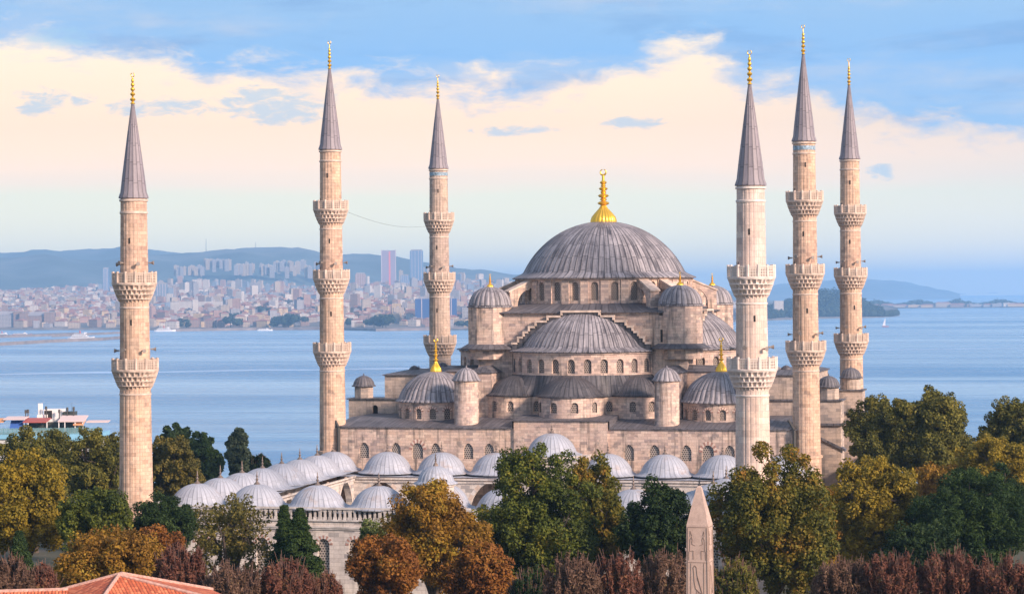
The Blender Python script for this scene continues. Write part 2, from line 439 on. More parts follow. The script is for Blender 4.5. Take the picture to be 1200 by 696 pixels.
def sphere_cap(Rb, rise, z0, n=14, rmin=.0):
    Rs = (Rb * Rb + rise * rise) / (2 * rise); zc = z0 + rise - Rs
    t0 = math.acos(max(-1, min(1, (z0 - zc) / Rs)))
    out = []
    for i in range(n + 1):
        t = t0 * (1 - i / n); r = Rs * math.sin(t)
        if r < rmin: r = rmin
        out.append((max(r, .02), zc + Rs * math.cos(t)))
    return out
ridge = lambda h: (lambda fr, rel: h * (1.0 if min(fr, 1 - fr) < .07 else 0.0) * min(1, rel * 2.5))
gore = lambda h: (lambda fr, rel: h * math.sin(PI * fr) * min(1, rel * 1.4))

def finial(parent, x, y, z, h, base_r=None, mat='gold', crescent=True, n=14):
    """alem: ribbed bulb, stacked knobs and a crescent on top"""
    mb = MB(); r = base_r or h * .12
    P = [(r, 0), (r * 1.02, h * .03), (r * .92, h * .10), (r * .62, h * .18), (r * .34, h * .25), (r * .22, h * .30)]
    zz = .30
    for (kr, kh) in ((.50, .085), (.30, .05), (.46, .08), (.26, .05), (.38, .07), (.22, .045), (.30, .06)):
        P += [(r * .17, h * zz), (r * kr * .8, h * (zz + kh * .25)), (r * kr, h * (zz + kh * .5)), (r * kr * .8, h * (zz + kh * .75)), (r * .15, h * (zz + kh))]
        zz += kh
    P += [(r * .12, h * zz), (r * .10, h * (zz + .10))]
    top = zz + .10
    if base_r and base_r > h * .14:
        mb.lathe([(p[0], p[1]) for p in P[:6]], cx=0, cy=0, ucount=20, sub=4, disp=gore(r * .07))
        mb.lathe(P[5:], n)
    else: mb.lathe(P, n)
    if crescent:
        rc = h * .052; zc = h * top + rc
        for i in range(14):
            t0, t1 = -PI / 2 + R(14) + (2 * PI - R(28)) * (i / 14) + PI, -PI / 2 + R(14) + (2 * PI - R(28)) * ((i + 1) / 14) + PI
            w0 = h * .012 * (.5 + math.sin(PI * i / 14)); w1 = h * .012 * (.5 + math.sin(PI * (i + 1) / 14))
            mb.tube((rc * math.cos(t0), 0, zc + rc * math.sin(t0)), (rc * math.cos(t1), 0, zc + rc * math.sin(t1)), w0, w1, 6, caps=False)
    return mb.build('finial', mat, parent, smooth=50, loc=(x, y, z))

# ------------------------------------------------------------------ terrain, sea, far shore
SEA = -35.0
def add_setting():
    # near ground: a platform round the mosque falling to the sea
    def gz(x, y):
        d = (x - CAM.x) * FW.x + (y - CAM.y) * FW.y
        t = min(1, max(0, (d - 420) / 310)); t = t * t * (3 - 2 * t)
        return -38.5 * t + .3 * math.sin(x * .05) * math.sin(y * .043)
    mb = MB(); N = 60; M = 44
    P = []
    for j in range(M + 1):
        d = -220 + 960 * j / M
        row = []
        for i in range(N + 1):
            l = -420 + 840 * i / N
            p = CAM + FW * d + RT * l; row.append((p.x, p.y, gz(p.x, p.y)))
        P.append(row)
    mb.grid(P)
    m, k, b = newmat('soil'); ob = k.node('ShaderNodeTexCoord').outputs['Object']
    k.put(b.inputs[0], k.ramp(k.noise(ob, .12, 5, .6), [(.3, (.04, .05, .022)), (.55, (.075, .07, .04)), (.7, (.12, .10, .075))])); b.inputs['Roughness'].default_value = .95
    tag(mb.build('ground', 'soil', smooth=60), kind='structure')
    # sea
    m, k, b = newmat('sea_water')
    ob = k.node('ShaderNodeTexCoord').outputs['Object']
    # waves, stretched along the shore
    rot = math.atan2(RT.y, RT.x)
    w1 = k.noise(k.mapping(ob, (.010, .045, 1), rot=(0, 0, -rot)), 1, 6, .62, .3)
    w2 = k.noise(k.mapping(ob, (.06, .20, 1), rot=(0, 0, -rot)), 1, 5, .65)
    w3 = k.noise(k.mapping(ob, (.0009, .0075, 1), rot=(0, 0, -rot)), 1, 5, .6, .4)
    h = k.math('ADD', k.math('MULTIPLY', w1, 9.0), k.math('MULTIPLY', w2, 2.6))
    h = k.math('ADD', h, k.math('MULTIPLY', w3, 30.0))
    bp = k.node('ShaderNodeBump'); bp.inputs['Strength'].default_value = .9; bp.inputs['Distance'].default_value = 1.0
    k.put(bp.inputs['Height'], h)
    k.put(b.inputs['Normal'], bp.outputs[0])
    w4 = k.noise(k.mapping(ob, (.0004, .0026, 1), rot=(0, 0, -rot)), 1, 5, .6, .6)
    k.put(b.inputs[0], k.mix(k.smooth(k.math('ADD', k.math('MULTIPLY', w3, .5), k.math('MULTIPLY', w4, .5)), .38, .62), (.08, .24, .46, 1), (.34, .52, .68, 1)))
    b.inputs['Roughness'].default_value = .32; b.inputs['IOR'].default_value = 1.33
    k.put(b.inputs['Roughness'], k.math('ADD', .2, k.math('MULTIPLY', k.smooth(w3, .45, .7), .22)))
    mb = MB()
    e = [CAM + FW * a + RT * l for a, l in ((-3000, -40000), (-3000, 40000), (32000, 40000), (32000, -40000))]
    mb.face([(p.x, p.y, SEA) for p in e])
    tag(mb.build('sea', 'sea_water'), kind='structure')
    # ship wakes: pale foam-smoothed water lying on the sea
    simple('wake_water', (.36, .52, .72), .35, var=.35, scale=.012)
add_setting()

# shore of the far land: distance against photo column
SHORE = [(-600, 5300), (-100, 5350), (0, 5300), (140, 5150), (200, 5050), (380, 5000), (470, 4760), (600, 4650), (760, 5000), (880, 5750), (960, 6150), (1030, 6250), (1052, 6500), (1060, 7200), (1040, 8200), (1010, 8900), (990, 9600)]
def shore_d(p):
    if p <= SHORE[0][0]: return SHORE[0][1]
    for (a, da), (b, db) in zip(SHORE[:13], SHORE[1:13]):
        if a <= p <= b: return da + (db - da) * (p - a) / (b - a)
    return 6500
def land_z(p, D):
    """height of the far land"""
    t = D - shore_d(p)
    if p > 1052: return -60
    inland = max(0.0, t)
    up = 100.0 if p < 560 else 100.0 + (12 - 100.0) * min(1, (p - 560) / 320)
    z = SEA + 3.5 + up * 1.05 * (1 - math.exp(-(inland / 2600.0) ** 1.5)) + 6 * math.sin(p * .021 + D * .0011) * min(1, inland / 900) + 5 * math.sin(p * .051 - D * .0023) * min(1, inland / 900)
    if t < 0: z = SEA + 3.5 + t * .15
    if p > 1000: z = z * 1 - (p - 1000) / 52 * 3
    return z
def far_pt(p, D, z):
    q = CAM + FW * D + RT * ((p - 600) / FPX * D); return (q.x, q.y, z)
def zfor(py, p, D):
    """height that shows at photo row py"""
    return CAM.z - (py - 348 + (p - 600) * math.sin(ROLL) + 3) / FPX * D

def far_land():
    m, k, b = newmat('far_soil'); ob = k.node('ShaderNodeTexCoord').outputs['Object']
    k.put(b.inputs[0], k.ramp(k.noise(ob, .012, 5, .65), [(.35, (.06, .07, .05)), (.5, (.16, .14, .12)), (.65, (.26, .22, .19))])); b.inputs['Roughness'].default_value = .95
    mb = MB(); P = []
    ps = list(range(-600, 1053, 14)) + [1052]
    offs = [-25, 0, 60, 160, 300, 500, 750, 1050, 1400, 1800, 2300, 2900, 3600, 4400, 5300, 6400, 7600, 9000]
    for o in offs:
        P.append([far_pt(p, shore_d(p) + o * (1 if p < 1000 else max(.12, 1 - (p - 1000) / 60)), land_z(p, shore_d(p) + o) if o > -1 else SEA - 4) for p in ps])
    mb.grid(P)
    tag(mb.build('far_shore', 'far_soil', smooth=60), kind='structure')
    # hills: each ridge a long mound
    m, k, b = newmat('hill_haze_blue'); ob = k.node('ShaderNodeTexCoord').outputs['Object']
    k.put(b.inputs[0], k.ramp(k.noise(ob, .0022, 7, .65), [(.38, (.06, .09, .09)), (.52, (.09, .13, .135)), (.62, (.15, .175, .175))])); b.inputs['Roughness'].default_value = 1  # slopes paler and bluer than scrub: distance haze painted into the base colour
    def ridge_mesh(name, D, depth, prof, base):
        mb = MB(); pts = []
        lo, hi_ = prof[0][0], prof[-1][0]
        ps = [lo + (hi_ - lo) * i / 150 for i in range(151)]
        xs = [a for a, _ in prof]; ys = [b_ for _, b_ in prof]
        P = []
        for j in range(13):
            s_ = (j / 12 - .5) * 2; fall = math.cos(s_ * PI / 2) ** 1.2 if abs(s_) < .999 else 0
            row = []
            for p in ps:
                y = float(np.interp(p, xs, ys))
                y += .5 * math.sin(p * .11 + D) + .35 * math.sin(p * .29 + 2 * D)
                ztop = zfor(y, p, D); Dj = D + s_ * depth
                ztop *= 1 + .06 * math.sin(p * .06 + j)* (0 if j == 6 else 1)
                row.append(far_pt(p, Dj, base + (ztop - base) * fall))
            P.append(row)
        mb.grid(P); tag(mb.build(name, 'hill_haze_blue', smooth=60), kind='structure')
    ridge_mesh('near_hills', 10900, 1900, [(-500, 320), (-200, 316), (-60, 307), (0, 303), (30, 300.5), (60, 300), (85, 303), (115, 306), (150, 301), (190, 298), (235, 296), (265, 294), (290, 290.5), (318, 289), (345, 291), (372, 296), (395, 299), (428, 296.5), (455, 301), (490, 306), (530, 313), (570, 318), (620, 323), (700, 331), (800, 338), (900, 344)], -30)
    ridge_mesh('far_hills', 13000, 1600, [(-500, 305), (-200, 300), (-60, 297), (0, 296), (50, 294.5), (100, 292.5), (140, 290), (180, 292), (230, 300), (300, 306), (500, 318), (640, 330), (760, 342)], -30)
    ridge_mesh('island_hills', 21000, 1500, [(840, 343), (880, 337), (920, 332), (960, 328.5), (1000, 327), (1030, 327.5), (1060, 330.5), (1085, 335), (1105, 340), (1125, 344)], -36)
    # low wooded cape beyond the bay
    mb = MB(); P = []
    ps = list(range(985, 1420, 6))
    for o, z in ((-20, SEA - 3), (0, SEA + 2.5), (150, SEA + 6), (600, SEA + 7), (1100, SEA + 6), (1200, SEA - 3)):
        P.append([far_pt(p, 9500 + 60 * math.sin(p * .05) - (p - 1000) * .6 + o, z) for p in ps])
    mb.grid(P); tag(mb.build('far_cape', 'far_soil', smooth=60), kind='structure')
far_land()

# ------------------------------------------------------------------ minarets
def make_minaret(name, label, x, y, levels, cap_z, tip_z, lead_top, mat, trim, pier, r_top=1.57, r_bot=2.05, horns=(1,), band=None, new=False, base_top=12.6):
    t = thing('minaret', label, 'minaret', (x, y, 0), 0, 'minarets of the mosque')
    ra = lambda z: r_bot + (r_top - r_bot) * max(0, min(1, (z - 10) / (cap_z - 10)))
    # base
    mb = MB()
    mb.lathe([(2.5, 0), (2.5, 7.5), (2.14, 8.6), (2.12, base_top - .45), (2.3, base_top - .42), (2.3, base_top - .1), (2.08, base_top)], 16)
    mb.build('base', mat, t)
    # fluted shaft, in drums between balconies
    mb = MB(); zs = [base_top] + [l - 3.4 for l in levels] + [cap_z]
    prof = [(ra(z), z) for z in np.linspace(base_top, cap_z - .0, 26)]
    mb.lathe(prof, ucount=20, sub=4, disp=lambda fr, rel: (-.035 if min(fr, 1 - fr) < .05 else 0.0))
    sh = mb.build('shaft', mat, t)
    # uv of the shaft in metres
    for l in sh.data.uv_layers[0].data: l.uv = (l.uv[0] * 2 * PI * 1.8 / 20, l.uv[1])
    for (zz, dr) in ((cap_z - .25, .16), (cap_z - 1.75, .10)):
        mb = MB(); r = ra(zz); mb.lathe([(r, zz - .15), (r + dr, zz - .1), (r + dr, zz + .12), (r, zz + .18)], 32); mb.build('moulding', trim, t, smooth=40)
    for l in levels:
        mb = MB(); r = ra(l - 4.1); mb.lathe([(r, l - 4.25), (r + .07, l - 4.2), (r + .07, l - 4.05), (r, l - 4.0)], 32); mb.build('moulding', trim, t, smooth=40)
    if band:
        mb = MB(); r = ra(cap_z - 1) + .025; mb.lathe([(r, cap_z - 1.25), (r, cap_z - .65)], 32); mb.build('tile_band', band, t, smooth=40)
    # balconies
    for i, l in enumerate(levels):
        rs = ra(l); rp = rs + .98
        mb = MB()
        # muqarnas: four corbelled tiers, each a ring of niches
        nt = 4; n0 = 26
        zb = l - 1.32; z_low = l - 3.6
        prev = rs - .02
        for q in range(nt):
            za = z_low + (zb - z_low) * q / nt; zc = z_low + (zb - z_low) * (q + 1) / nt
            r_in = rs + (rp - rs) * (q / nt) ** .72; r_out = rs + (rp - rs) * ((q + 1) / nt) ** .72
            ph = .5 if q % 2 else 0.0
            dsp = lambda fr, rel, r_in=r_in, r_out=r_out, ph=ph: 0
            angs = [2 * PI * j / (n0 * 4) for j in range(n0 * 4)]
            def ring(z, tt):
                row = []
                for a in angs:
                    fr = (a / (2 * PI) * n0 + ph) % 1
                    nose = abs(2 * fr - 1)                 # 1 at the rib, 0 at the middle of the niche
                    niche = r_in - .22
                    full = r_in + (r_out - r_in) * tt
                    r = full if nose > .5 else niche + (full - niche) * max(0, (tt - .55) / .45) ** .6
                    row.append((r * math.sin(a), -r * math.cos(a), z))
                return row
            mb.grid([ring(za, 0), ring(za + (zc - za) * .3, .35), ring(za + (zc - za) * .62, .7), ring(za + (zc - za) * .85, 1.0), ring(zc, 1.0)], None, 0, True)
        mb.lathe([(rp, zb), (rp + .07, zb + .03), (rp + .07, zb + .2), (rp - .1, zb + .22), (rs, zb + .22)], 40)
        bal = mb.build('balcony', trim, t)
        mb = MB(); NP = 14
        hh = 1.2; z0 = zb + .22; rr_ = rp + .0
        for j in range(NP):
            a0, a1 = 2 * PI * j / NP, 2 * PI * (j + 1) / NP
            P0 = (rr_ * math.sin(a0), -rr_ * math.cos(a0)); P1 = (rr_ * math.sin(a1), -rr_ * math.cos(a1))
            L = math.hypot(P1[0] - P0[0], P1[1] - P0[1])
            f = lambda s_, z, d: ((P0[0] + (P1[0] - P0[0]) * s_) * (1 - d / rr_), (P0[1] + (P1[1] - P0[1]) * s_) * (1 - d / rr_), z)
            mb.face([f(0, z0, 0), f(1, z0, 0), f(1, z0 + hh, 0), f(0, z0 + hh, 0)], [(.02, .02), (L + .02, .02), (L + .02, hh), (.02, hh)], 0)
            mb.face([f(0, z0, .14), f(1, z0, .14), f(1, z0 + hh, .14), f(0, z0 + hh, .14)], [(.02, .02), (L + .02, .02), (L + .02, hh), (.02, hh)], 0)
            mb.face([f(-.0, z0 + hh, -.05), f(1, z0 + hh, -.05), f(1, z0 + hh, .2), f(0, z0 + hh, .2)], None, 1)
            for zz0, zz1 in ((z0 + hh - .12, z0 + hh + .002),):
                mb.face([f(0, zz0, -.05), f(1, zz0, -.05), f(1, zz1, -.05), f(0, zz1, -.05)], None, 1)
            c = f(0, z0, .06); mb.tube((c[0], c[1], z0), (c[0], c[1], z0 + hh + .16), .17, .17, 6, 1)
        mb.build('railing', ['pierced_new' if new else 'pierced_stone', trim], bal)
        if i in horns:
            for q, aa in enumerate((-95, -25, 35, 100)):
                mb = MB(); a = R(aa + (0 if i % 2 else 15)); d = Vector((math.sin(a), -math.cos(a), 0)); p = Vector((0, 0, l + 1.15 + .15 * (q % 2))) + d * (ra(l + 1) - .05)
                mb.tube(p, p + d * .35, .05, .05, 6); mb.tube(p + d * .25, p + d * .42, .12, .09, 8); mb.tube(p + d * .42, p + d * .78, .09, .26, 10, caps=False)
                mb.tube(p + d * .77, p + d * .78, .26, .21, 10)
                mb.build('loudspeaker', 'horn_paint', t)
        # doorway onto the balcony
        mb = MB(); a = R(-60); r = ra(l) + .012
        mb.face([(r * math.sin(a - .2), -r * math.cos(a - .2), z0), (r * math.sin(a + .2), -r * math.cos(a + .2), z0), (r * math.sin(a + .2), -r * math.cos(a + .2), z0 + 1.7), (r * math.sin(a - .2), -r * math.cos(a - .2), z0 + 1.7)])
        mb.build('doorway', 'dark_opening', t)
    # small slit windows
    for zz in ([l + 4.2 for l in levels[:-1]] + [levels[-1] + 3.6]):
        mb = MB(); a = R(rnd.uniform(0, 30)); r = ra(zz) + .02
        mb.face([(r * math.sin(a - .06), -r * math.cos(a - .06), zz), (r * math.sin(a + .06), -r * math.cos(a + .06), zz), (r * math.sin(a + .06), -r * math.cos(a + .06), zz + .7), (r * math.sin(a - .06), -r * math.cos(a - .06), zz + .7)])
        mb.build('slit_window', 'dark_opening', t)
    mb = MB()
    mb.lathe([(r_top, cap_z), (r_top + .2, cap_z + .02), (r_top + .18, cap_z + .22), (r_top - .02, cap_z + .75)] + [(r_top * (1 - q) + .16 * q, cap_z + .75 + (lead_top - cap_z - .75) * q) for q in (.15, .3, .45, .6, .75, .88, 1)], ucount=16, sub=4, disp=ridge(.04))
    mb.build('spire', 'lead_spire', t, smooth=60)
    hf = tip_z - lead_top + .15; mb = MB(); P = [(.30, 0), (.24, .12)]
    for kz, kr in ((.30, .34), (.95, .31), (1.55, .28), (2.1, .24), (2.6, .19)):
        P += [(.11, kz - .02), (kr * .75, kz + .08), (kr, kz + .23), (kr * .75, kz + .38), (.10, kz + .46)]
    P += [(.07, 3.1), (.06, hf - .62), (.02, hf - .6)]
    mb.lathe(P, 12)
    for i in range(12):
        t0 = PI / 2 + R(20) + R(320) * i / 12; t1 = PI / 2 + R(20) + R(320) * (i + 1) / 12
        mb.tube((.24 * math.cos(t0), 0, hf - .36 + .24 * math.sin(t0)), (.24 * math.cos(t1), 0, hf - .36 + .24 * math.sin(t1)), .05, .05, 6, caps=False)
    mb.build('finial', 'gold', t, smooth=50, loc=(0, 0, lead_top - .15))
    return t
K3 = [28.75, 39.75, 50.25]
make_minaret('A', 'tall minaret with two balconies standing apart on the far left among the trees', -35.56, -102.5, [28.45, 38.9], 48.0, 63.3, 59.6, 'minaret_stone', 'trim_stone', 0, horns=(0, 1), base_top=10.0)
make_minaret('D', 'pale freshly cleaned minaret with two balconies, in front of the right corner dome', 39.7, -102.5, [28.5, 38.85], 48.0, 63.4, 59.6, 'minaret_new_stone', 'trim_new', 0, horns=(0,), new=True, base_top=9.0)
make_minaret('B', 'minaret with three balconies at the left end of the front wall behind pale domes', -36, -28.8, K3, 58.15, 74.8, 70.6, 'minaret_stone', 'trim_stone', 0, horns=(1,))
make_minaret('E', 'tallest minaret, three balconies, blue tile band under its spire, right end of front wall', 36, -28.8, K3, 57.6, 74.5, 70.3, 'minaret_stone', 'trim_stone', 0, horns=(0, 1), band='blue_tile')
make_minaret('C', 'slim distant minaret with three balconies rising behind the left weight tower', -36, 28.8, K3, 58.15, 74.8, 70.6, 'minaret_weathered', 'trim_stone', 0, horns=(1,), band='blue_tile')
make_minaret('F', 'slim minaret with three balconies furthest right against the open sea', 36, 28.8, K3, 58.15, 75.2, 70.8, 'minaret_stone', 'trim_stone', 0, horns=(0, 1))

def mahya():
    mb = MB(); a, b = Vector((-34.6, -28.8, 49.2)), Vector((-34.6, 28.8, 48.6)); N = 24
    pts = [a.lerp(b, i / N) - UP * (1.6 * math.sin(PI * i / N)) for i in range(N + 1)]
    for p, q in zip(pts, pts[1:]): mb.tube(p, q, .02, .02, 4, caps=False)
    tag(mb.build('cable', 'dark_iron'), 'thin sagging cable strung between two left minarets', 'cable')
mahya()

# ------------------------------------------------------------------ mosque: prayer hall
MOSQ = thing('mosque', 'great domed stone mosque with grey lead domes and gold finials', 'mosque', (0, 0, 0))
def window_set(mb_wall, pos, outs, parent, mat='screen_plaster', d=.3):
    for o in outs:
        w = MB(); w.panel(pos, o, d); w.build('window', mat, parent)

def main_dome():
    mb = MB(); r = 13.9; pos = circ(0, 0, r); n = 28
    ops = [(-PI * r + 2 * PI * r * (i + .5) / n, 1.15, 34.95, 37.25, 'round') for i in range(n)]
    outs = mb.wall(pos, -PI * r, PI * r, 34.2, 38.35, ops, .45, 1.0)
    # shallow pilasters between the windows
    for i in range(n):
        a = -PI + 2 * PI * i / n
        for s_ in (0,):
            w = .62 / r
            p = [((r + q) * math.sin(a + e), -(r + q) * math.cos(a + e)) for e, q in ((-w, -.05), (-w, .22), (w, .22), (w, -.05))]
            for (q0, q1) in zip(p, p[1:]): mb.face([(*q0, 34.2), (*q1, 34.2), (*q1, 38.1), (*q0, 38.1)])
            mb.face([(*q, 38.1) for q in p])
    mb.lathe([(r, 38.1), (r + .35, 38.2), (r + .35, 38.36), (r, 38.4)], 84)
    dr = mb.build('main_drum', 'ashlar', MOSQ)
    window_set(mb, pos, outs, dr)
    mb = MB()
    cap = sphere_cap(12.85, 8.1, 39.45, 18, 1.0)
    mb.lathe([(14.1, 38.36), (14.6, 38.4), (14.62, 38.55), (13.7, 38.95), (13.1, 39.25)] + cap, ucount=84, sub=8, disp=lambda fr, rel: .07 * max(0, 1 - min(fr, 1 - fr) / .13) * min(1, rel * 2.2))
    dm = mb.build('main_dome', 'lead_dome', MOSQ, smooth=50)
    finial(dm, 0, 0, 47.35, 9.0, 1.95)
main_dome()

def quarter():
    """everything that repeats on the four sides, built on the front (-y) side"""
    made = []
    # semi-dome and its drum
    cx, cy = 0, -11.5; r = 12.0; pos = circ(cx, cy, r)
    mb = MB(); amax = R(84) * r
    ops = [(R(a) * r, 1.15, 24.05, 25.6, 'round') for a in range(-60, 61, 12)]
    outs = mb.wall(pos, -amax, amax, 22.5, 27.15, ops, .5, .9)
    mb.lathe([(r, 26.85), (r + .2, 26.9), (r + .2, 27.1), (r, 27.15)], 40, cx, cy, -R(84), R(84))
    sdr = mb.build('semi_dome_drum', 'ashlar', MOSQ); window_set(mb, pos, outs, sdr, d=.35)
    mb = MB()
    mb.lathe([(12.05, 27.16), (12.55, 27.2), (12.56, 27.34), (11.6, 27.5), (10.8, 27.85)] + sphere_cap(10.65, 6.2, 27.98, 16, .3), cx=cx, cy=cy, a0=-R(90), a1=R(90), ucount=84, sub=8, disp=lambda fr, rel: .07 * max(0, 1 - min(fr, 1 - fr) / .13) * min(1, rel * 2))
    sd_ = mb.build('semi_dome', 'lead_dome', MOSQ, smooth=50)
    # exedrae: three small half domes under one dark lead sheet
    N = 180; A = np.linspace(-R(80), R(80), N + 1)
    re = np.full(N + 1, 12.3)
    for (ox, oy, rc) in ((0, -23.6, 4.9), (-9.6, -19.0, 4.7), (9.6, -19.0, 4.7)):
        for i, a in enumerate(A):
            dx, dy = math.sin(a), -math.cos(a); qx, qy = ox - cx, oy - cy
            pr = qx * dx + qy * dy; h2 = rc * rc - (qx * qx + qy * qy - pr * pr)
            if h2 > 0: re[i] = max(re[i], pr + math.sqrt(h2))
    ker = np.exp(-np.linspace(-2, 2, 15) ** 2); ker /= ker.sum()
    rs = np.convolve(np.pad(re, 7, mode='edge'), ker, mode='valid')
    rmax = rs.max()
    mb = MB(); P = []; zt = 23.75; ze = 20.75
    bul = (rs - 12.3) / (rmax - 12.3)
    for t in np.linspace(0, 1, 13):
        row = []
        for i, a in enumerate(A):
            r_ = rs[i] + .25 + (12.02 - rs[i] - .25) * t
            z = ze + (zt - ze) * (t ** 1.55)
            row.append((cx + r_ * math.sin(a), cy - r_ * math.cos(a), z))
        P.append(row)
    P.insert(0, [(cx + (rs[i] + .22) * math.sin(a), cy - (rs[i] + .22) * math.cos(a), ze - .2) for i, a in enumerate(A)])
    P.insert(0, [(cx + (rs[i] - .1) * math.sin(a), cy - (rs[i] - .1) * math.cos(a), ze - .22) for i, a in enumerate(A)])
    mb.grid(P, lambda r_, c: (A[min(c, N)] * 16, r_ * .45))
    ex = mb.build('exedra_roof', 'lead_dark', MOSQ, smooth=50)
    # wall under it
    cum = np.concatenate([[0], np.cumsum(np.hypot(np.diff(rs * np.sin(A)), np.diff(rs * np.cos(A))))]); cum -= cum[-1] / 2
    def epos(u, z, d):
        a = float(np.interp(u, cum, A)); r_ = float(np.interp(u, cum, rs)) - d
        return (cx + r_ * math.sin(a), cy - r_ * math.cos(a), z)
    mb = MB(); ops = []
    for am in (-56, -47, -38, -27, -16, -5.5, 5.5, 16, 27, 38, 47, 56):
        u = float(np.interp(R(am), A, cum)); ops.append((u, 1.1, 18.3, 19.35, 'round'))
    outs = mb.wall(epos, cum[0], cum[-1], 16.0, 20.6, ops, .45, .5)
    ew = mb.build('exedra_wall', 'ashlar', MOSQ); window_set(mb, epos, outs, ew, d=.3)
    # small half domes that swell out of the sheet
    exd = []
    for (ox, oy, rc, rot) in ((0, -23.0, 5.35, 0), (-9.4, -19.0, 4.9, -R(51)), (9.4, -19.0, 4.9, R(51))):
        mb = MB()
        mb.lathe([(rc + .12, 20.62), (rc + .14, 20.8), (rc - .3, 21.02)] + sphere_cap(rc - .42, 2.65, 21.1, 10, .1), cx=0, cy=0, a0=-R(100), a1=R(100), ucount=44, sub=4, disp=ridge(.05))
        e2 = mb.build('exedra_dome', 'lead_dark', MOSQ, smooth=50, loc=(ox, oy, 0)); e2.rotation_euler.z = -rot if 0 else rot; exd.append(e2)
    # stepped great arch rising behind the semi-dome
    xs = [10.8, 9.9, 9.0, 8.15, 7.1, 5.2, 3.0]; zs = [28.35, 29.25, 30.05, 30.85, 31.7, 32.45, 33.2]
    y0 = -16.95
    mb = MB(); poly = []
    for i in range(len(xs)):
        x1 = xs[i]; zl = zs[i] if i == 0 else zs[i - 1]
        poly.append((-x1, y0, zs[i - 1] if i else 24)); poly.append((-x1, y0, zs[i]))
    poly = poly + [(-p[0], y0, p[2]) for p in poly[::-1]]
    mb.prism(poly, (0, .78, 0))
    aw = mb.build('arch_wall', 'lead_dark', MOSQ)
    mb = MB()
    for sg in (-1, 1):
        for i in range(len(xs)):
            xa = xs[i] + .12; xb = (xs[i + 1] + .12 if i + 1 < len(xs) else 0)
            lo, hi_ = sorted((sg * xa, sg * xb))
            mb.box(lo, hi_, y0 - .2, y0 + .5, zs[i] - .06, zs[i] + .27)
            if i + 1 < len(xs):
                lo, hi_ = sorted((sg * xb, sg * (xb + .0 - .3))); mb.box(lo, hi_, y0 - .205, y0 + .3, zs[i] + .272, zs[i + 1] + .008)
    mb.build('coping', 'trim_stone', aw)
    # buttress piers beside the exedrae, hipped lead on top
    for sg in (-1, 1):
        mb = MB(); x0, x1 = sorted((sg * 12.9, sg * 16.4))
        mb.box(x0, x1, -21.6, -16.45, 15.5, 24.05, top=False)
        bp = mb.build('buttress_pier', 'ashlar', MOSQ)
        mb = MB(); e = .22
        mb.box(x0 - e, x1 + e, -21.6 - e, -16.4, 24.05, 24.17)
        xm = (x0 + x1) / 2; c = [(x0 - e, -21.6 - e, 24.172), (x1 + e, -21.6 - e, 24.172), (x1 + e, -16.4, 24.172), (x0 - e, -16.4, 24.172)]
        q = [(xm - .5, -20.2, 25.0), (xm + .5, -20.2, 25.0), (xm + .5, -16.4, 25.1), (xm - .5, -16.4, 25.1)]
        for i in range(4): j = (i + 1) % 4; mb.face([c[i], c[j], q[j], q[i]])
        mb.face(q)
        mb.build('pier_roof', 'lead_roof', bp)
        made.append(bp)
    return made + [sdr, sd_, ex, ew, aw] + exd
for o in quarter():
    for q in (1, 2, 3): copy_part(o, MOSQ, q * PI / 2)

def core():
    # square base of the great dome
    mb = MB(); mb.box(-16.4, 16.4, -16.4, 16.4, 15, 27.6, top=False)
    mb.box(-16.15, 16.15, -16.15, 16.15, 27.6, 33.05, top=False)
    mb.build('central_block', 'ashlar', MOSQ)
    mb = MB()
    a = 16.75
    mb.box(-a, a, -a, a, 33.05, 33.2, bottom=True, top=False)
    # sheet from the square eave up to the drum
    N = 96; P = []
    for t in (0, .5, 1):
        row = []
        for i in range(N):
            an = 2 * PI * i / N; dx, dy = math.sin(an), -math.cos(an); rs_ = a / max(abs(dx), abs(dy)); r_ = rs_ + (13.85 - rs_) * t
            row.append((r_ * dx, r_ * dy, 33.2 + 1.35 * t))
        P.append(row)
    mb.grid(P, lambda r_, c: (c * 1.0, r_ * 1.2), 0, True)
    # skirt round the foot of the towers
    b0, b1 = 16.75, 15.9
    for (sx, sy) in ((-1, -1), (1, -1), (1, 1), (-1, 1)):
        mb.lathe([(4.6, 27.55), (4.62, 27.72), (3.5, 28.35)], 32, sx * 15, sy * 14.6)
    mb.build('lead_roof', 'lead_roof', MOSQ)
core()

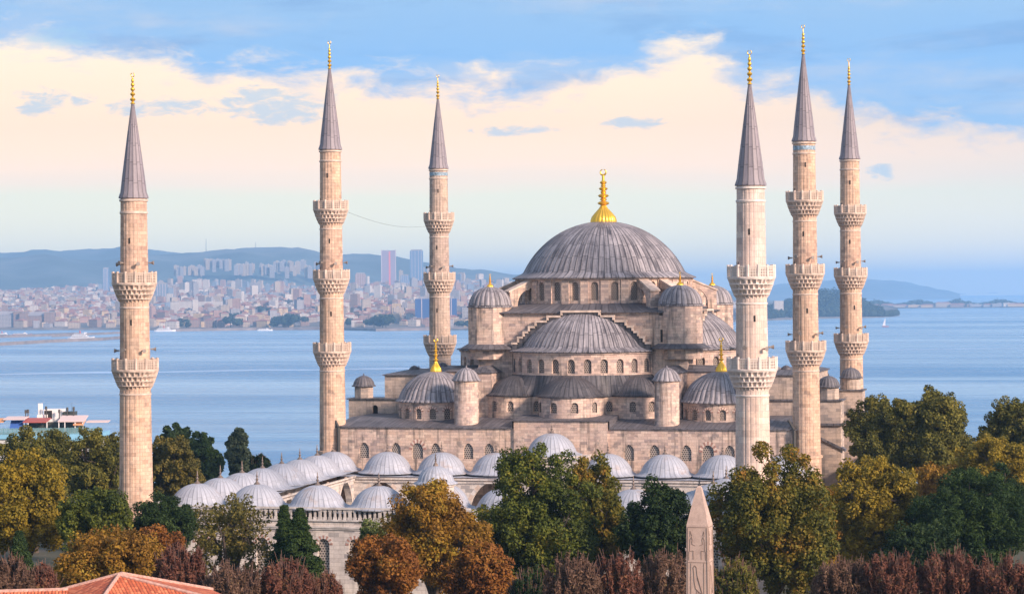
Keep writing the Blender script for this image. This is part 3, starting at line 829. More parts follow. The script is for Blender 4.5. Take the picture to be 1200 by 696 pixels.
def weight_tower(sx, sy):
    cx, cy = sx * 15.0, sy * 14.3
    mb = MB(); ap = 3.2; rc = ap / math.cos(PI / 8)
    P = []
    for z in (26, 34.0):
        P.append([(cx + rc * math.sin(R(22.5 + 45 * i)), cy - rc * math.cos(R(22.5 + 45 * i)), z) for i in range(8)])
    mb.grid(P, lambda r_, c: (c * 2.65, (26, 34.0)[r_]), 0, True)
    t = mb.build('weight_tower', 'ashlar', MOSQ)
    mb = MB()
    mb.lathe([(3.4, 33.98), (3.66, 34.02), (3.66, 34.2), (3.3, 34.32)], 8, cx, cy, -PI + R(22.5), PI + R(22.5))
    mb.lathe([(3.3, 34.32), (3.25, 34.5), (3.12, 35.1), (2.85, 35.7), (2.4, 36.3), (1.8, 36.75), (1.1, 37.05), (.4, 37.25), (.05, 37.3)], cx=cx, cy=cy, ucount=24, sub=6, disp=gore(.13))
    mb.build('tower_dome', 'lead_dome', t, smooth=50)
    finial(t, cx, cy, 37.15, 2.2, .5)
    for (a, zz, hh, w) in ((R(-8) if sx > 0 else R(20), 28.6, 1.9, .28), (R(-14), 32.6, .45, .45)):
        if sx < 0 and zz > 30: continue
        w_ = MB(); r = ap + .02
        w_.box(cx - w + (-2.2 if sx > 0 else 1.4), cx + w * .2 + (-2.2 if sx > 0 else 1.4), cy - ap - .02, cy - ap + .1, zz, zz + hh)
        if sx < 0: w_.build('slit_window', 'trim_stone', t)
        else: w_.build('slit_window', 'dark_opening', t)
for sx in (-1, 1):
    for sy in (-1, 1): weight_tower(sx, sy)

def flying_buttress(deg):
    a = R(deg); rad = Vector((math.sin(a), -math.cos(a), 0)); tan = Vector((-rad.y, rad.x, 0)); th = 1.5
    pt = lambda r, z: rad * r + UP * z - tan * (th / 2)
    poly = [(17.9, 33.3), (17.9, 36.35), (14.0, 38.0), (13.75, 38.0), (13.75, 37.0), (14.3, 36.9)]
    for i in range(7):
        t = PI / 2 * i / 6; poly.append((14.35 + 2.15 * math.sin(t), 34.2 + 2.5 * math.cos(t)))
    poly.append((16.5, 33.3))
    mb = MB(); mb.prism([pt(*p) for p in poly], tan * th); o = mb.build('flying_buttress', 'ashlar', MOSQ)
    mb = MB(); tp = [(18.1, 36.3), (18.1, 36.5), (13.75, 38.34), (13.75, 38.02)]
    mb.prism([rad * r + UP * (z + .02) - tan * (th / 2 + .12) for r, z in tp], tan * (th + .24)); mb.build('coping', 'trim_stone', o)
for d_ in (-45, -74, 38, 53, 105, 128, -128, -108): flying_buttress(d_)

def corner_dome(sx, sy):
    cx, cy = sx * 22.2, sy * 20.0; r = 5.75; pos = circ(cx, cy, r); n = 16
    mb = MB(); ops = [(-PI * r + 2 * PI * r * (i + .5) / n, .95, 17.25, 18.35, 'round') for i in range(n)]
    outs = mb.wall(pos, -PI * r, PI * r, 16.2, 19.65, ops, .35, .8)
    dr = mb.build('corner_drum', 'ashlar', MOSQ); window_set(mb, pos, outs, dr, d=.25)
    for o in ops:
        mb = MB(); mb.voussoirs(pos, o[0], o[1], o[3], .34, 11, 'round', .04); mb.build('arch_stones', ['red_stone', 'trim_stone'], dr)
    mb = MB()
    mb.lathe([(5.7, 19.66), (6.1, 19.7), (6.12, 19.85), (5.8, 20.1)] + sphere_cap(5.7, 4.15, 20.15, 12, .35), cx=cx, cy=cy, ucount=44, sub=6, disp=gore(.16))
    d = mb.build('corner_dome', 'lead_dome', MOSQ, smooth=50)
    finial(d, cx, cy, 24.15, 5.5, .82)
for sx in (-1, 1):
    for sy in (-1, 1): corner_dome(sx, sy)

def stair_turret(x, y, sc=1.0):
    mb = MB(); mb.lathe([(2.0, 15.8), (1.95, 16.6), (1.85, 16.75), (1.82, 22.9), (1.95, 23.0), (1.95, 23.1)], 32, x, y)
    t = mb.build('stair_turret', 'ashlar', MOSQ, smooth=40)
    mb = MB(); mb.lathe([(1.9, 23.1), (2.12, 23.12), (2.12, 23.24), (1.85, 23.5), (1.6, 24.1), (1.15, 24.6), (.6, 24.95), (.12, 25.1), (.1, 25.35), (.02, 25.4)], cx=x, cy=y, ucount=16, sub=6, disp=gore(.1))
    mb.build('turret_cap', 'lead_dome', t, smooth=50)
for sx in (-1, 1):
    for sy in (-1, 1): stair_turret(sx * 15.3, sy * 27.2)

def hall_walls():
    YF = -30.3
    pos = flat((-36, YF), (36, YF)); U = lambda x: x + 36
    mb = MB(); ops = []
    xw = [-30.5, -25.5, -22.1, -19.3, -14.2, -11, 10.2, 14.0, 18.7, 21.9, 25.05, 30]
    for x in xw: ops.append((U(x), 1.7 if abs(abs(x) - 22) < .6 else 1.5, 11.6, 12.9, 'pointed'))
    outs = mb.wall(pos, 1.0, 71, 0, 16.15, ops, .4)
    # raised middle
    mb.box(-7.1, 7.1, YF - .32, YF + .5, 9, 17.3, top=False)
    # the other three sides
    mb.wall(flat((36, 30), (-36, 30)), 0, 72, 0, 16.15); mb.wall(flat((33.4, YF), (33.4, 30)), 0, 60.3, 0, 16.15); mb.wall(flat((-33.4, 30), (-33.4, YF)), 0, 60.3, 0, 16.15)
    w = mb.build('hall_wall', 'ashlar', MOSQ); window_set(mb, pos, outs, w, 'screen_marble', .25)
    for o in ops:
        if abs(abs(o[0] - 36) - 22) < .6:
            mb = MB(); mb.voussoirs(pos, o[0], o[1], o[3], .5, 13, 'pointed', .035); mb.build('arch_stones', ['red_stone', 'trim_stone'], w)
    mb = MB()
    mb.box(-35, -7.35, YF - .28, YF + .2, 16.15, 16.33, top=False); mb.box(7.35, 35, YF - .28, YF + .2, 16.15, 16.33, top=False)
    mb.box(-7.35, 7.35, YF - .6, YF + .5, 17.3, 17.46)
    # sloping sheets behind the cornice
    for (x0, x1, z0) in ((-35, -7.35, 16.33), (7.35, 35, 16.33)):
        mb.face([(x0, YF - .28, z0), (x1, YF - .28, z0), (x1, -23, 17.35), (x0, -23, 17.35)], [(x0 * 1.4, 0), (x1 * 1.4, 0), (x1 * 1.4, 7), (x0 * 1.4, 7)])
        mb.face([(x0, -23, 17.35), (x1, -23, 17.35), (x1, 29, 17.36), (x0, 29, 17.36)])
    mb.face([(-7.35, YF + .4, 17.462), (7.35, YF + .4, 17.462), (7.35, -24, 17.9), (-7.35, -24, 17.9)])
    for sx in (-1, 1): mb.face([(sx * 7.36, YF - .28, 16.33), (sx * 7.36, YF - .28, 17.46), (sx * 7.36, -24, 17.9), (sx * 7.36, -24, 16.33)])
    mb.box(-35.3, 35.3, 29.5, 30.5, 16.15, 17.4)
    mb.build('hall_roof', 'lead_roof', MOSQ)
    # gallery blocks and domed buttress piers along both flanks
    for sx in (-1, 1):
        for yb in (-8, 9):
            x0, x1 = sorted((sx * 33.4, sx * 26.5))
            mb = MB(); mb.box(x0, x1, yb - 3, yb + 9 if yb > 0 else yb + 11, 15.9, 23.3, top=False)
            g_ = mb.build('gallery_block', 'ashlar_grey', MOSQ)
            mb = MB(); e = .3; y0, y1 = yb - 3 - e, yb + 9 if yb > 0 else yb + 11
            mb.box(x0 - e, x1 + e, y0, y1 + e, 23.3, 23.45, top=False)
            xm, ym = (x0 + x1) / 2, (y0 + y1) / 2
            mb.lathe([(.9, 24.0), (.8, 24.3), (.45, 24.6), (.05, 24.75)], 16, xm, ym - 2)
            c = [(x0 - e, y0, 23.45), (x1 + e, y0, 23.45), (x1 + e, y1 + e, 23.45), (x0 - e, y1 + e, 23.45)]; q = [(xm - .8, ym - 3, 24.1), (xm + .8, ym - 3, 24.1), (xm + .8, ym + 3, 24.1), (xm - .8, ym + 3, 24.1)]
            for i in range(4): j = (i + 1) % 4; mb.face([c[i], c[j], q[j], q[i]])
            mb.face(q); mb.build('block_roof', 'lead_roof', g_)
        # wing wall beside each gallery block
        x0, x1 = sorted((sx * 26.0, sx * 35.9))
        for (yy, zt) in ((-12.4, 19.55), (17.6, 19.8)):
            xo = sx * 39.0; xi = sx * 27.5
            lo, hi_ = sorted((xo, xi))
            mb = MB(); p2 = flat((lo, yy), (hi_, yy))
            ops = [(4.4, .95, 17.1, 18.2, 'round')] if (sx < 0 and yy < 0) else []
            outs = mb.wall(p2, 0, hi_ - lo, 0, zt, ops, .5)
            mb.box(lo, hi_, yy + .6, yy + 4.2, 0, zt, top=False); mb.face([(lo, yy, 0), (lo, yy + .6, 0), (lo, yy + .6, zt), (lo, yy, zt)]); mb.face([(hi_, yy, 0), (hi_, yy + .6, 0), (hi_, yy + .6, zt), (hi_, yy, zt)])
            pr = mb.build('flank_pier', 'ashlar_grey', MOSQ)
            if outs:
                w_ = MB(); w_.panel(p2, outs[0], .45); w_.build('window', 'dark_opening', pr)
            mb = MB(); e = .28
            mb.box(lo - e, hi_ + e, yy - e, yy + 4.4, zt, zt + .2)
            mb.box(lo - e, hi_ + e, yy - e - .1, yy + 4.5, zt - 3.7, zt - 3.35) if sx > 0 else None
            cxk = sx * 37.0; cyk = yy + 1.7
            mb2 = MB(); mb2.lathe([(1.55, zt + .2), (1.55, zt + 1.95), (1.7, zt + 2.0)], 8 if yy < 0 else 20, cxk, cyk); kk = mb2.build('roof_kiosk', 'ashlar_grey', pr)
            mb.lathe([(1.6, zt + 1.98), (1.86, zt + 2.02), (1.86, zt + 2.14), (1.62, zt + 2.3), (1.5, zt + 2.75), (1.15, zt + 3.3), (.6, zt + 3.62), (.1, zt + 3.75), (.06, zt + 4.05), (.01, zt + 4.1)], cx=cxk, cy=cyk, ucount=18, sub=4, disp=gore(.08))
            if sx > 0:
                # stepped coping running down the outer face
                mb.prism([(35.5, yy - .25, 14.35), (39.6, yy - .25, 12.35), (39.6, yy - .25, 11.95), (35.5, yy - .25, 13.95)], (0, 2.0, 0))
            mb.build('pier_roof', 'lead_roof', pr)
    # two-storey side gallery on the right with white lead vaults
    for sx in (-1, 1):
        mb = MB(); x0, x1 = sorted((sx * 39.0, sx * 43.0)); p3 = flat((x0, -14), (x1, -14))
        mb.box(x0, x1, -14, 26, 0, 8.0, top=False); gl = mb.build('side_gallery', 'ashlar_pale', MOSQ)
        mb = MB(); P = []
        for i in range(9):
            t = PI * i / 8; xx = (x0 + x1) / 2 - (x1 - x0) / 2 * math.cos(t); P.append([(xx, -14, 8 + 2.2 * math.sin(t)), (xx, 26, 8 + 2.2 * math.sin(t))])
        mb.grid(P); mb.face([p[0] for p in P]); mb.build('vault_roof', 'lead_pale', gl, smooth=50)
    # rain pipes and streaky downpipes at the junction with the minarets
    for x, y in ((-34.4, -30.75), (34.5, -30.75)):
        mb = MB(); mb.tube((x, y, 8), (x, y, 16.2), .28, .28, 8); mb.tube((x, y, 16.2), (x - .9, y + .6, 17.6), .2, .2, 8); mb.build('rain_pipe', 'dark_iron', MOSQ)
hall_walls()

# ------------------------------------------------------------------ courtyard
COURT = thing('courtyard', 'walled mosque courtyard ringed by pale lead domes', 'courtyard', (0, 0, 0))
def small_dome(x, y, z, r, rise, fin=True, rise_skirt=.45, drum=0.0):
    mb = MB()
    P = []
    if drum: P += [(r + .1, z - drum), (r + .1, z)]
    mb.lathe([(r + .42, z - .12), (r + .45, z), (r + .05, z + rise_skirt * .25), (r - .25, z + rise_skirt * .6), (r - .42, z + rise_skirt)] + sphere_cap(r - .46, rise, z + rise_skirt + .03, 12, .12), cx=x, cy=y, ucount=32, sub=6, disp=lambda fr, rel: .028 * max(0, 1 - min(fr, 1 - fr) / .16) * min(1, rel * 2))
    d = mb.build('dome', 'lead_pale', COURT, smooth=50)
    if fin:
        mb = MB(); zz = z + rise_skirt + rise - .02
        mb.lathe([(.42, 0), (.3, .18), (.12, .34), (.1, .5), (.2, .62), (.1, .74), (.07, .9), (.15, 1.0), (.06, 1.12), (.045, 1.5), (.01, 1.62)], 10)
        mb.build('finial', 'bronze', d, smooth=50, loc=(x, y, zz))
def courtyard():
    YF, YB, yf_c, yb_c = -102.5, -31, -98.9, -35.2
    xl = lambda y: -35.0 + (y - YF) / (YB - YF) * -2.6 + 0.6      # outer faces
    xr = lambda y: 38.2 + (y - YF) / (YB - YF) * -0.9
    # outer wall
    pos = flat((xl(YF), YF), (xr(YF), YF)); X0 = xl(YF)
    mb = MB(); ops = []
    for i in range(-9, 9):
        x = 1.95 + 3.88 * (i + .5)
        if abs(x - 1.9) < 3: continue
        ops.append((x - X0, 1.45, 2.9, 6.55, 'round'))
    outs = mb.wall(pos, 0, pos.len, 0, 9.35, ops, .45)
    pl = flat((xl(YB), YB), (xl(YF), YF)); mb.wall(pl, 0, pl.len, 0, 9.35)
    pr_ = flat((xr(YF), YF), (xr(YB), YB)); mb.wall(pr_, 0, pr_.len, 0, 9.35)
    w = mb.build('outer_wall', 'ashlar_pale', COURT); window_set(mb, pos, outs, w, 'screen_marble', .3)
    for o in ops:
        mb = MB(); mb.voussoirs(pos, o[0], o[1], o[3], .42, 13, 'round', .04); mb.build('arch_stones', ['red_stone', 'marble'], w)
    # moulding and open balustrade
    for (pp, nm) in ((pos, 0), (pl, 1), (pr_, 2)):
        mb = MB(); L = pp.len
        def bar(z0, z1, d0, d1):
            c = [pp(0, z0, d0), pp(L, z0, d0), pp(L, z1, d0), pp(0, z1, d0)]; e = [pp(0, z0, d1), pp(L, z0, d1), pp(L, z1, d1), pp(0, z1, d1)]
            mb.face(c); mb.face(e); mb.face([c[3], c[2], e[2], e[3]]); mb.face([c[1], c[0], e[0], e[1]])
        bar(8.35, 8.55, -.14, .01); bar(8.55, 8.75, -.24, .01); bar(9.35, 9.55, -.2, .35); bar(10.75, 10.98, -.12, .3)
        n = int(L / .62)
        for i in range(n + 1):
            u = L * i / n; wd = .21 if i % 6 else .30
            for (z0, z1, ww) in ((9.55, 9.85, wd), (9.85, 10.45, wd * .62), (10.45, 10.75, wd)):
                q = [pp(u - ww, z0, .0), pp(u + ww, z0, .0), pp(u + ww, z0, .2), pp(u - ww, z0, .2)]
                for a_, b_ in ((0, 1), (1, 2), (2, 3), (3, 0)): mb.face([q[a_], q[b_], (q[b_][0], q[b_][1], z1), (q[a_][0], q[a_][1], z1)])
        mb.build('balustrade', 'marble', COURT)
    # roofs of the four arcades
    mb = MB(); zr = 10.25; wdt = 8.2
    def sheet(c, zz=zr):
        mb.face([(x, y, zz) for x, y in c], [(x * 1.2, y * 1.2) for x, y in c])
    e = .5
    sheet([(xl(YF) + e, YF + e), (xr(YF) - e, YF + e), (xr(YF) - e, YF + wdt), (xl(YF) + e, YF + wdt)])
    sheet([(xl(YF) + e, YF + wdt), (xl(YF) + wdt, YF + wdt), (xl(YB) + wdt, YB - wdt - 1), (xl(YB) + e, YB - wdt - 1)])
    sheet([(xr(YF) - wdt, YF + wdt), (xr(YF) - e, YF + wdt), (xr(YB) - e, YB - wdt - 1), (xr(YB) - wdt, YB - wdt - 1)])
    sheet([(xl(YB) + e, YB - wdt - 1), (xr(YB) - e, YB - wdt - 1), (xr(YB) - e, YB + .4), (xl(YB) + e, YB + .4)], 9.6)
    # eave boards towards the court
    ax0, ax1, ay0, ay1 = xl(YF) + wdt - .5, xr(YF) - wdt + .5, YF + wdt, YB - wdt - 1
    mb.build('arcade_roof', 'lead_pale', COURT)
    # inner arcades with pointed arches
    def inner(p0, p1, n, zt, parent_name, spring=4.6):
        pp = flat(p0, p1); m_ = MB(); L = pp.len; st = L / n
        ops = [(st * (i + .5), st * .78, 0.0, spring, 'pointed') for i in range(n)]
        m_.wall(pp, 0, L, 0, zt, ops, .9)
        for (z0, z1, d0) in ((zt - .55, zt - .3, -.18), (zt - .12, zt + .12, -.3)):
            c = [pp(0, z0, d0), pp(L, z0, d0), pp(L, z1, d0), pp(0, z1, d0)]; m_.face(c); m_.face([c[3], c[2], pp(L, z1, .1), pp(0, z1, .1)]); m_.face([c[1], c[0], pp(0, z0, .1), pp(L, z0, .1)])
        o = m_.build(parent_name, 'ashlar_pale', COURT)
        for i in range(n):
            m_ = MB()
            u = st * (i + .5); a = st * .39; rr_ = 1.45 * a; off = rr_ - a; top = math.acos(off / rr_)
            for sgn in (-1, 1):
                for q in range(7):
                    t0, t1 = top * q / 7, top * (q + 1) / 7
                    P2 = [(u + sgn * (off - rr_ * math.cos(t0)) * -1 * -1, spring + rr_ * math.sin(t0)) for _ in (0,)]
                    f = lambda t, r_: (u + sgn * (r_ * math.cos(t) - off), spring + r_ * math.sin(t))
                    qd = [f(t0, rr_), f(t1, rr_), f(t1, rr_ + .5), f(t0, rr_ + .5)]
                    m_.face([pp(x, z, -.03) for x, z in qd], None, q % 2)
            m_.build('arch_stones', ['trim_stone', 'marble'], o)
        for i in range(1, n):
            q = pp(st * i, 0, .45); m_ = MB()
            m_.tube((q[0], q[1], 0), (q[0], q[1], spring - .7), .36, .32, 12); m_.tube((q[0], q[1], spring - .7), (q[0], q[1], spring), .34, .55, 12)
            m_.build('column', 'marble', o)
    yb2 = YB - wdt - 1
    inner((xl(YB) + wdt, yb2), (xr(YB) - wdt, yb2), 7, 9.35, 'portico_wall')
    inner((xr(YF) - wdt, YF + wdt), (xl(YF) + wdt, YF + wdt), 7, 9.6, 'arcade_wall')
    inner((xl(YF) + wdt, YF + wdt), (xl(YB) + wdt, yb2), 6, 9.6, 'arcade_wall')
    inner((xr(YB) - wdt, yb2), (xr(YF) - wdt, YF + wdt), 6, 9.6, 'arcade_wall')
    # domes: front row, back portico, both sides
    for i in range(-4, 5):
        if i: small_dome(1.9 + 7.75 * i, yf_c, 10.75, 3.65, 2.1)
    small_dome(1.9, yf_c + 1.0, 10.75, 3.5, 2.4, fin=False)
    for i in range(-3, 4):
        if i: small_dome(-.2 + 8.35 * i, yb_c, 9.95, 3.95, 2.5)
    # raised middle bay of the portico
    mb = MB(); mb.box(-4.9, 4.5, yb_c - 4.6, yb_c + 4.4, 9.3, 12.25, top=False); mb.lathe([(4.4, 12.2), (4.4, 12.75)], 32, -.2, yb_c); mb.build('raised_bay', 'ashlar_pale', COURT)
    mb = MB(); mb.box(-5.1, 4.7, yb_c - 4.8, yb_c + 4.6, 12.25, 12.42); mb.build('bay_cornice', 'marble', COURT)
    small_dome(-.2, yb_c, 12.75, 4.0, 2.6)
    for i in range(8):
        t = i / 7
        if i == 0: continue
        y = yf_c + (yb_c - yf_c) * t
        small_dome(-29.1 - 4.6 * t, y, 10.7 - .5 * t, 3.75, 2.2); small_dome(32.9 + .3 * t, y, 10.7 - .5 * t, 3.75, 2.2)
    # gate with its little dome on a drum
    gx, gy = 1.9, YF + 1.4
    mb = MB(); mb.box(gx - 4, gx + 4, YF - .5, YF + 2.8, 0, 10.9); mb.lathe([(2.2, 10.9), (2.2, 13.5), (2.4, 13.6), (2.4, 13.8)], 12, gx, gy); gt = mb.build('gate', 'ashlar_pale', COURT)
    mb = MB(); mb.lathe([(2.35, 13.8), (2.55, 13.85), (2.5, 14.0), (2.15, 14.15)] + sphere_cap(2.1, 1.75, 14.2, 10, .1), cx=gx, cy=gy, ucount=24, sub=6, disp=gore(.07)); mb.build('gate_dome', 'lead_pale', gt, smooth=50)
    finial(gt, gx, gy, 15.85, 1.9, .3, 'bronze', False)
    # court pavement
    mb = MB(); mb.face([(-28, -95, .35), (30, -95, .35), (30, -39, .35), (-28, -39, .35)]); mb.build('pavement', 'marble', COURT)
courtyard()

# ------------------------------------------------------------------ trees
def leaf_mat(name, stops, patch=.5, rough=.7, trans=.25):
    """each leaf its own tint, with larger patches of turning colour"""
    m, k, b = newmat(name)
    ge = k.node('ShaderNodeNewGeometry'); ob = k.node('ShaderNodeTexCoord').outputs['Object']
    n = k.noise(ob, .28, 3, .5)
    t = k.math('ADD', k.math('MULTIPLY', ge.outputs['Random Per Island'], 1 - patch), k.math('MULTIPLY', k.smooth(n, .3, .7), patch))
    col = k.ramp(t, stops)
    k.put(b.inputs[0], col); b.inputs['Roughness'].default_value = rough; b.inputs['Specular IOR Level'].default_value = .25
    tr = k.node('ShaderNodeBsdfTranslucent'); k.put(tr.inputs[0], col)
    mx = k.node('ShaderNodeMixShader'); mx.inputs[0].default_value = trans
    k.l.new(b.outputs[0], mx.inputs[1]); k.l.new(tr.outputs[0], mx.inputs[2])
    k.l.new(mx.outputs[0], k.n['Material Output'].inputs[0])
leaf_mat('leaf_green', [(0, (.016, .026, .004)), (.35, (.052, .074, .010)), (.7, (.125, .145, .016)), (.92, (.23, .20, .022)), (1, (.28, .17, .02))])
leaf_mat('leaf_green_turning', [(0, (.032, .042, .008)), (.35, (.10, .105, .015)), (.6, (.19, .155, .018)), (.82, (.24, .15, .022)), (1, (.30, .13, .02))], .6)
leaf_mat('leaf_dark', [(0, (.008, .020, .005)), (.5, (.018, .040, .009)), (1, (.055, .085, .016))])
leaf_mat('leaf_deep', [(0, (.009, .024, .005)), (.5, (.024, .052, .010)), (1, (.075, .12, .022))])
leaf_mat('leaf_pine', [(0, (.009, .022, .006)), (.5, (.024, .050, .012)), (1, (.07, .11, .026))])
leaf_mat('leaf_yellow', [(0, (.09, .08, .012)), (.35, (.20, .155, .016)), (.7, (.32, .23, .02)), (1, (.42, .29, .03))])
leaf_mat('leaf_olive', [(0, (.05, .05, .014)), (.4, (.11, .10, .022)), (.75, (.18, .145, .028)), (1, (.25, .17, .03))])
leaf_mat('leaf_olive_dull', [(0, (.032, .038, .008)), (.4, (.105, .105, .018)), (.8, (.20, .18, .03)), (1, (.28, .22, .04))])
leaf_mat('leaf_ochre', [(0, (.12, .06, .012)), (.4, (.24, .125, .016)), (.7, (.33, .19, .02)), (1, (.28, .24, .03))], .6)
leaf_mat('leaf_rust', [(0, (.10, .038, .012)), (.45, (.22, .085, .018)), (.8, (.30, .13, .02)), (1, (.26, .17, .025))], .6)
leaf_mat('leaf_red', [(0, (.050, .020, .014)), (.45, (.135, .052, .034)), (.75, (.23, .095, .058)), (1, (.22, .16, .05))])
leaf_mat('leaf_plum', [(0, (.050, .030, .018)), (.45, (.135, .078, .05)), (.8, (.24, .145, .095)), (1, (.20, .18, .06))])
leaf_mat('leaf_grey', [(0, (.025, .04, .022)), (.5, (.055, .08, .042)), (1, (.11, .14, .075))])
leaf_mat('leaf_fresh', [(0, (.07, .10, .03)), (.5, (.13, .17, .045)), (1, (.22, .24, .07))])
simple('bark', (.085, .062, .048), .95, var=.4, scale=3)
simple('bark_pale', (.20, .165, .14), .95, var=.3, scale=3)
simple('twig', (.17, .095, .07), .95, var=.3, scale=3)

def quads_mesh(name, P, N, size, aspect, mat, parent, rs):
    """leaf sprays: one small rhombus per point, numpy-built"""
    n = len(P)
    t = rs.normal(size=(n, 3)); t -= (t * N).sum(1, keepdims=True) * N; t /= np.linalg.norm(t, axis=1, keepdims=True) + 1e-9
    bt = np.cross(N, t)
    s = size * rs.uniform(.6, 1.35, (n, 1))
    bend = N * s * rs.uniform(-.25, .25, (n, 1))
    V = np.stack([P - t * s, P + bt * s * aspect + bend, P + t * s, P - bt * s * aspect + bend], 1).reshape(-1, 3)
    me = bpy.data.meshes.new(name)
    me.vertices.add(4 * n); me.vertices.foreach_set('co', V.astype(np.float32).ravel())
    me.loops.add(4 * n); me.loops.foreach_set('vertex_index', np.arange(4 * n, dtype=np.int32))
    me.polygons.add(n); me.polygons.foreach_set('loop_start', np.arange(0, 4 * n, 4, dtype=np.int32))
    try: me.polygons.foreach_set('loop_total', np.full(n, 4, dtype=np.int32))
    except Exception: pass
    me.materials.append(MATS[mat]); me.update(calc_edges=True); me.validate()
    o = bpy.data.objects.new(name, me); C.objects.link(o); o.parent = parent
    return o

TREE_GROUP = 'park trees around the mosque'
tree_seed = [100]
def tree(label, cat, px, top, hw, bot, D, kind, mat, dens=1.0, leaf=.165, name=None, bark='bark', group=TREE_GROUP):
    tree_seed[0] += 1; rs = np.random.RandomState(tree_seed[0])
    s = D / FPX; x, y = ground_at(px, D)
    zt = zfor(top, px, D); zb = zfor(bot, px, D); w = hw * s * (1.1 if kind in ('round', 'sparse', 'pine') else 1.0)
    zg = -38.5 * (lambda t: t * t * (3 - 2 * t))(min(1, max(0, (D - 420) / 310)))
    zb = max(zb, zg + .6)
    h = zt - zb; zc = zb + h * .5
    nm = name or {'cone': 'conifer_tree', 'round': 'broadleaf_tree', 'column': 'columnar_tree', 'bush': 'shrub', 'sparse': 'broadleaf_tree', 'pine': 'pine_tree'}[kind]
    t = thing(nm, label, cat, (x, y, zg), 0, group)
    base = np.array([x, y, zg])
    cl = []; rad = []
    if kind in ('round', 'sparse', 'pine'):
        # main lobes, each carrying clumps on its outside
        nl = 7 if w > 4 else 5
        lobes = []
        for i in range(nl):
            a = 2 * math.pi * i / nl + rs.uniform(-.4, .4); rr = w * rs.uniform(.42, .60); hz = rs.uniform(-.24, .2)
            lobes.append((np.array([math.cos(a) * rr, math.sin(a) * rr, zc - zg + hz * h]), w * rs.uniform(.44, .56), h * rs.uniform(.28, .38)))
        lobes.append((np.array([rs.uniform(-.12, .12) * w, rs.uniform(-.12, .12) * w, zc - zg + h * .20]), w * .56, h * .315))
        lobes.append((np.array([rs.uniform(-.3, .3) * w, rs.uniform(-.2, .2) * w, zc - zg - h * .2]), w * .66, h * .33))
        ncl = int(250 * dens) if kind != 'sparse' else int(150 * dens)
        for i in range(ncl):
            L = lobes[rs.randint(len(lobes))]
            d = rs.normal(size=3); d /= np.linalg.norm(d); d[2] = d[2] * .9 + .12
            q = rs.uniform(.62, 1.06)
            cl.append(L[0] + d * np.array([L[1], L[1], L[2]]) * q); rad.append(rs.uniform(.075, .145) * w + .25)
    elif kind == 'cone':
        for i in range(int(190 * dens)):
            f = rs.uniform(0, 1) ** .9; a = rs.uniform(0, 6.283); rr = w * (1.03 - f) * rs.uniform(.35, 1.12)
            cl.append(np.array([math.cos(a) * rr, math.sin(a) * rr, zb - zg + f * h * .97])); rad.append((.07 + .09 * (1 - f)) * w + .12)
    elif kind == 'column':
        for i in range(int(80 * dens)):
            f = rs.uniform(0, 1); a = rs.uniform(0, 6.283); rr = w * (math.sin(math.pi * (.12 + .8 * f))) ** .7 * rs.uniform(.3, .95)
            cl.append(np.array([math.cos(a) * rr, math.sin(a) * rr, zb - zg + f * h * .96])); rad.append(.24 * w + .2)
    elif kind == 'bush':
        for i in range(int(150 * dens)):
            a = rs.uniform(0, 6.283); rr = w * math.sqrt(rs.uniform(0, 1)); top_h = h * (1 - .38 * (rr / w) ** 2) * rs.uniform(.25, 1.0) * (.86 + .2 * math.sin(3 * a + tree_seed[0]) * rr / w)
            cl.append(np.array([math.cos(a) * rr, math.sin(a) * rr, zb - zg + top_h])); rad.append(rs.uniform(.06, .13) * w + .18)
    cl = np.array(cl); rad = np.array(rad)
    # leaves
    per = {'round': 165, 'sparse': 70, 'cone': 150, 'column': 150, 'bush': 120, 'pine': 165}[kind]
    ls = leaf * (D / 240.0) ** .6
    per = max(30, int(per * dens ** .2 * min(1.6, max(.55, (w / 6.0)))))
    k_ = len(cl)
    d = rs.normal(size=(k_, per, 3)); d /= np.linalg.norm(d, axis=2, keepdims=True)
    q = rs.uniform(.25, 1.0, (k_, per, 1)) ** .5
    sq = np.array([1, 1, 1.0])
    if kind in ('bush',): sq = np.array([.55, .55, 1.7])
    if kind == 'cone': sq = np.array([1.35, 1.35, .6])
    if kind == 'pine': sq = np.array([1.0, 1.0, .8])
    P = cl[:, None, :] + d * q * rad[:, None, None] * sq
    Nn = d * .75 + rs.normal(size=d.shape) * .6 + np.array([0, 0, .35])
    P = P.reshape(-1, 3); Nn = Nn.reshape(-1, 3)
    keep = (P[:, 2] > .3) & (P[:, 2] < h + zb - zg + .25 * w)
    P, Nn = P[keep], Nn[keep]; Nn /= np.linalg.norm(Nn, axis=1, keepdims=True)
    asp = {'bush': .34, 'pine': .28, 'cone': .34}.get(kind, .6)
    quads_mesh('crown', P, Nn, ls * (1.25 if asp < .4 else 1), asp, mat, t, rs)
    # trunk and limbs reach into the crown
    mb = MB(); hh = zc - zg; r0 = max(.12, .035 * (zt - zg)) * (.5 if kind == 'bush' else 1)
    if kind in ('cone', 'column', 'pine'):
        mb.tube((0, 0, -.3), (0, 0, (zt - zg) * .93), r0 * .8, .04, 7)
        sel = rs.choice(k_, min(k_, 26), replace=False)
        for i in sel:
            c = cl[i]; mb.tube((0, 0, max(.2, c[2] - .25 * np.hypot(c[0], c[1]))), tuple(c), r0 * .14, .02, 4, caps=False)
    elif kind == 'bush':
        for i in range(9):
            a = rs.uniform(0, 6.28); mb.tube((.2 * math.cos(a), .2 * math.sin(a), -.2), (w * .4 * math.cos(a), w * .4 * math.sin(a), hh * .8), r0 * .7, r0 * .3, 5)
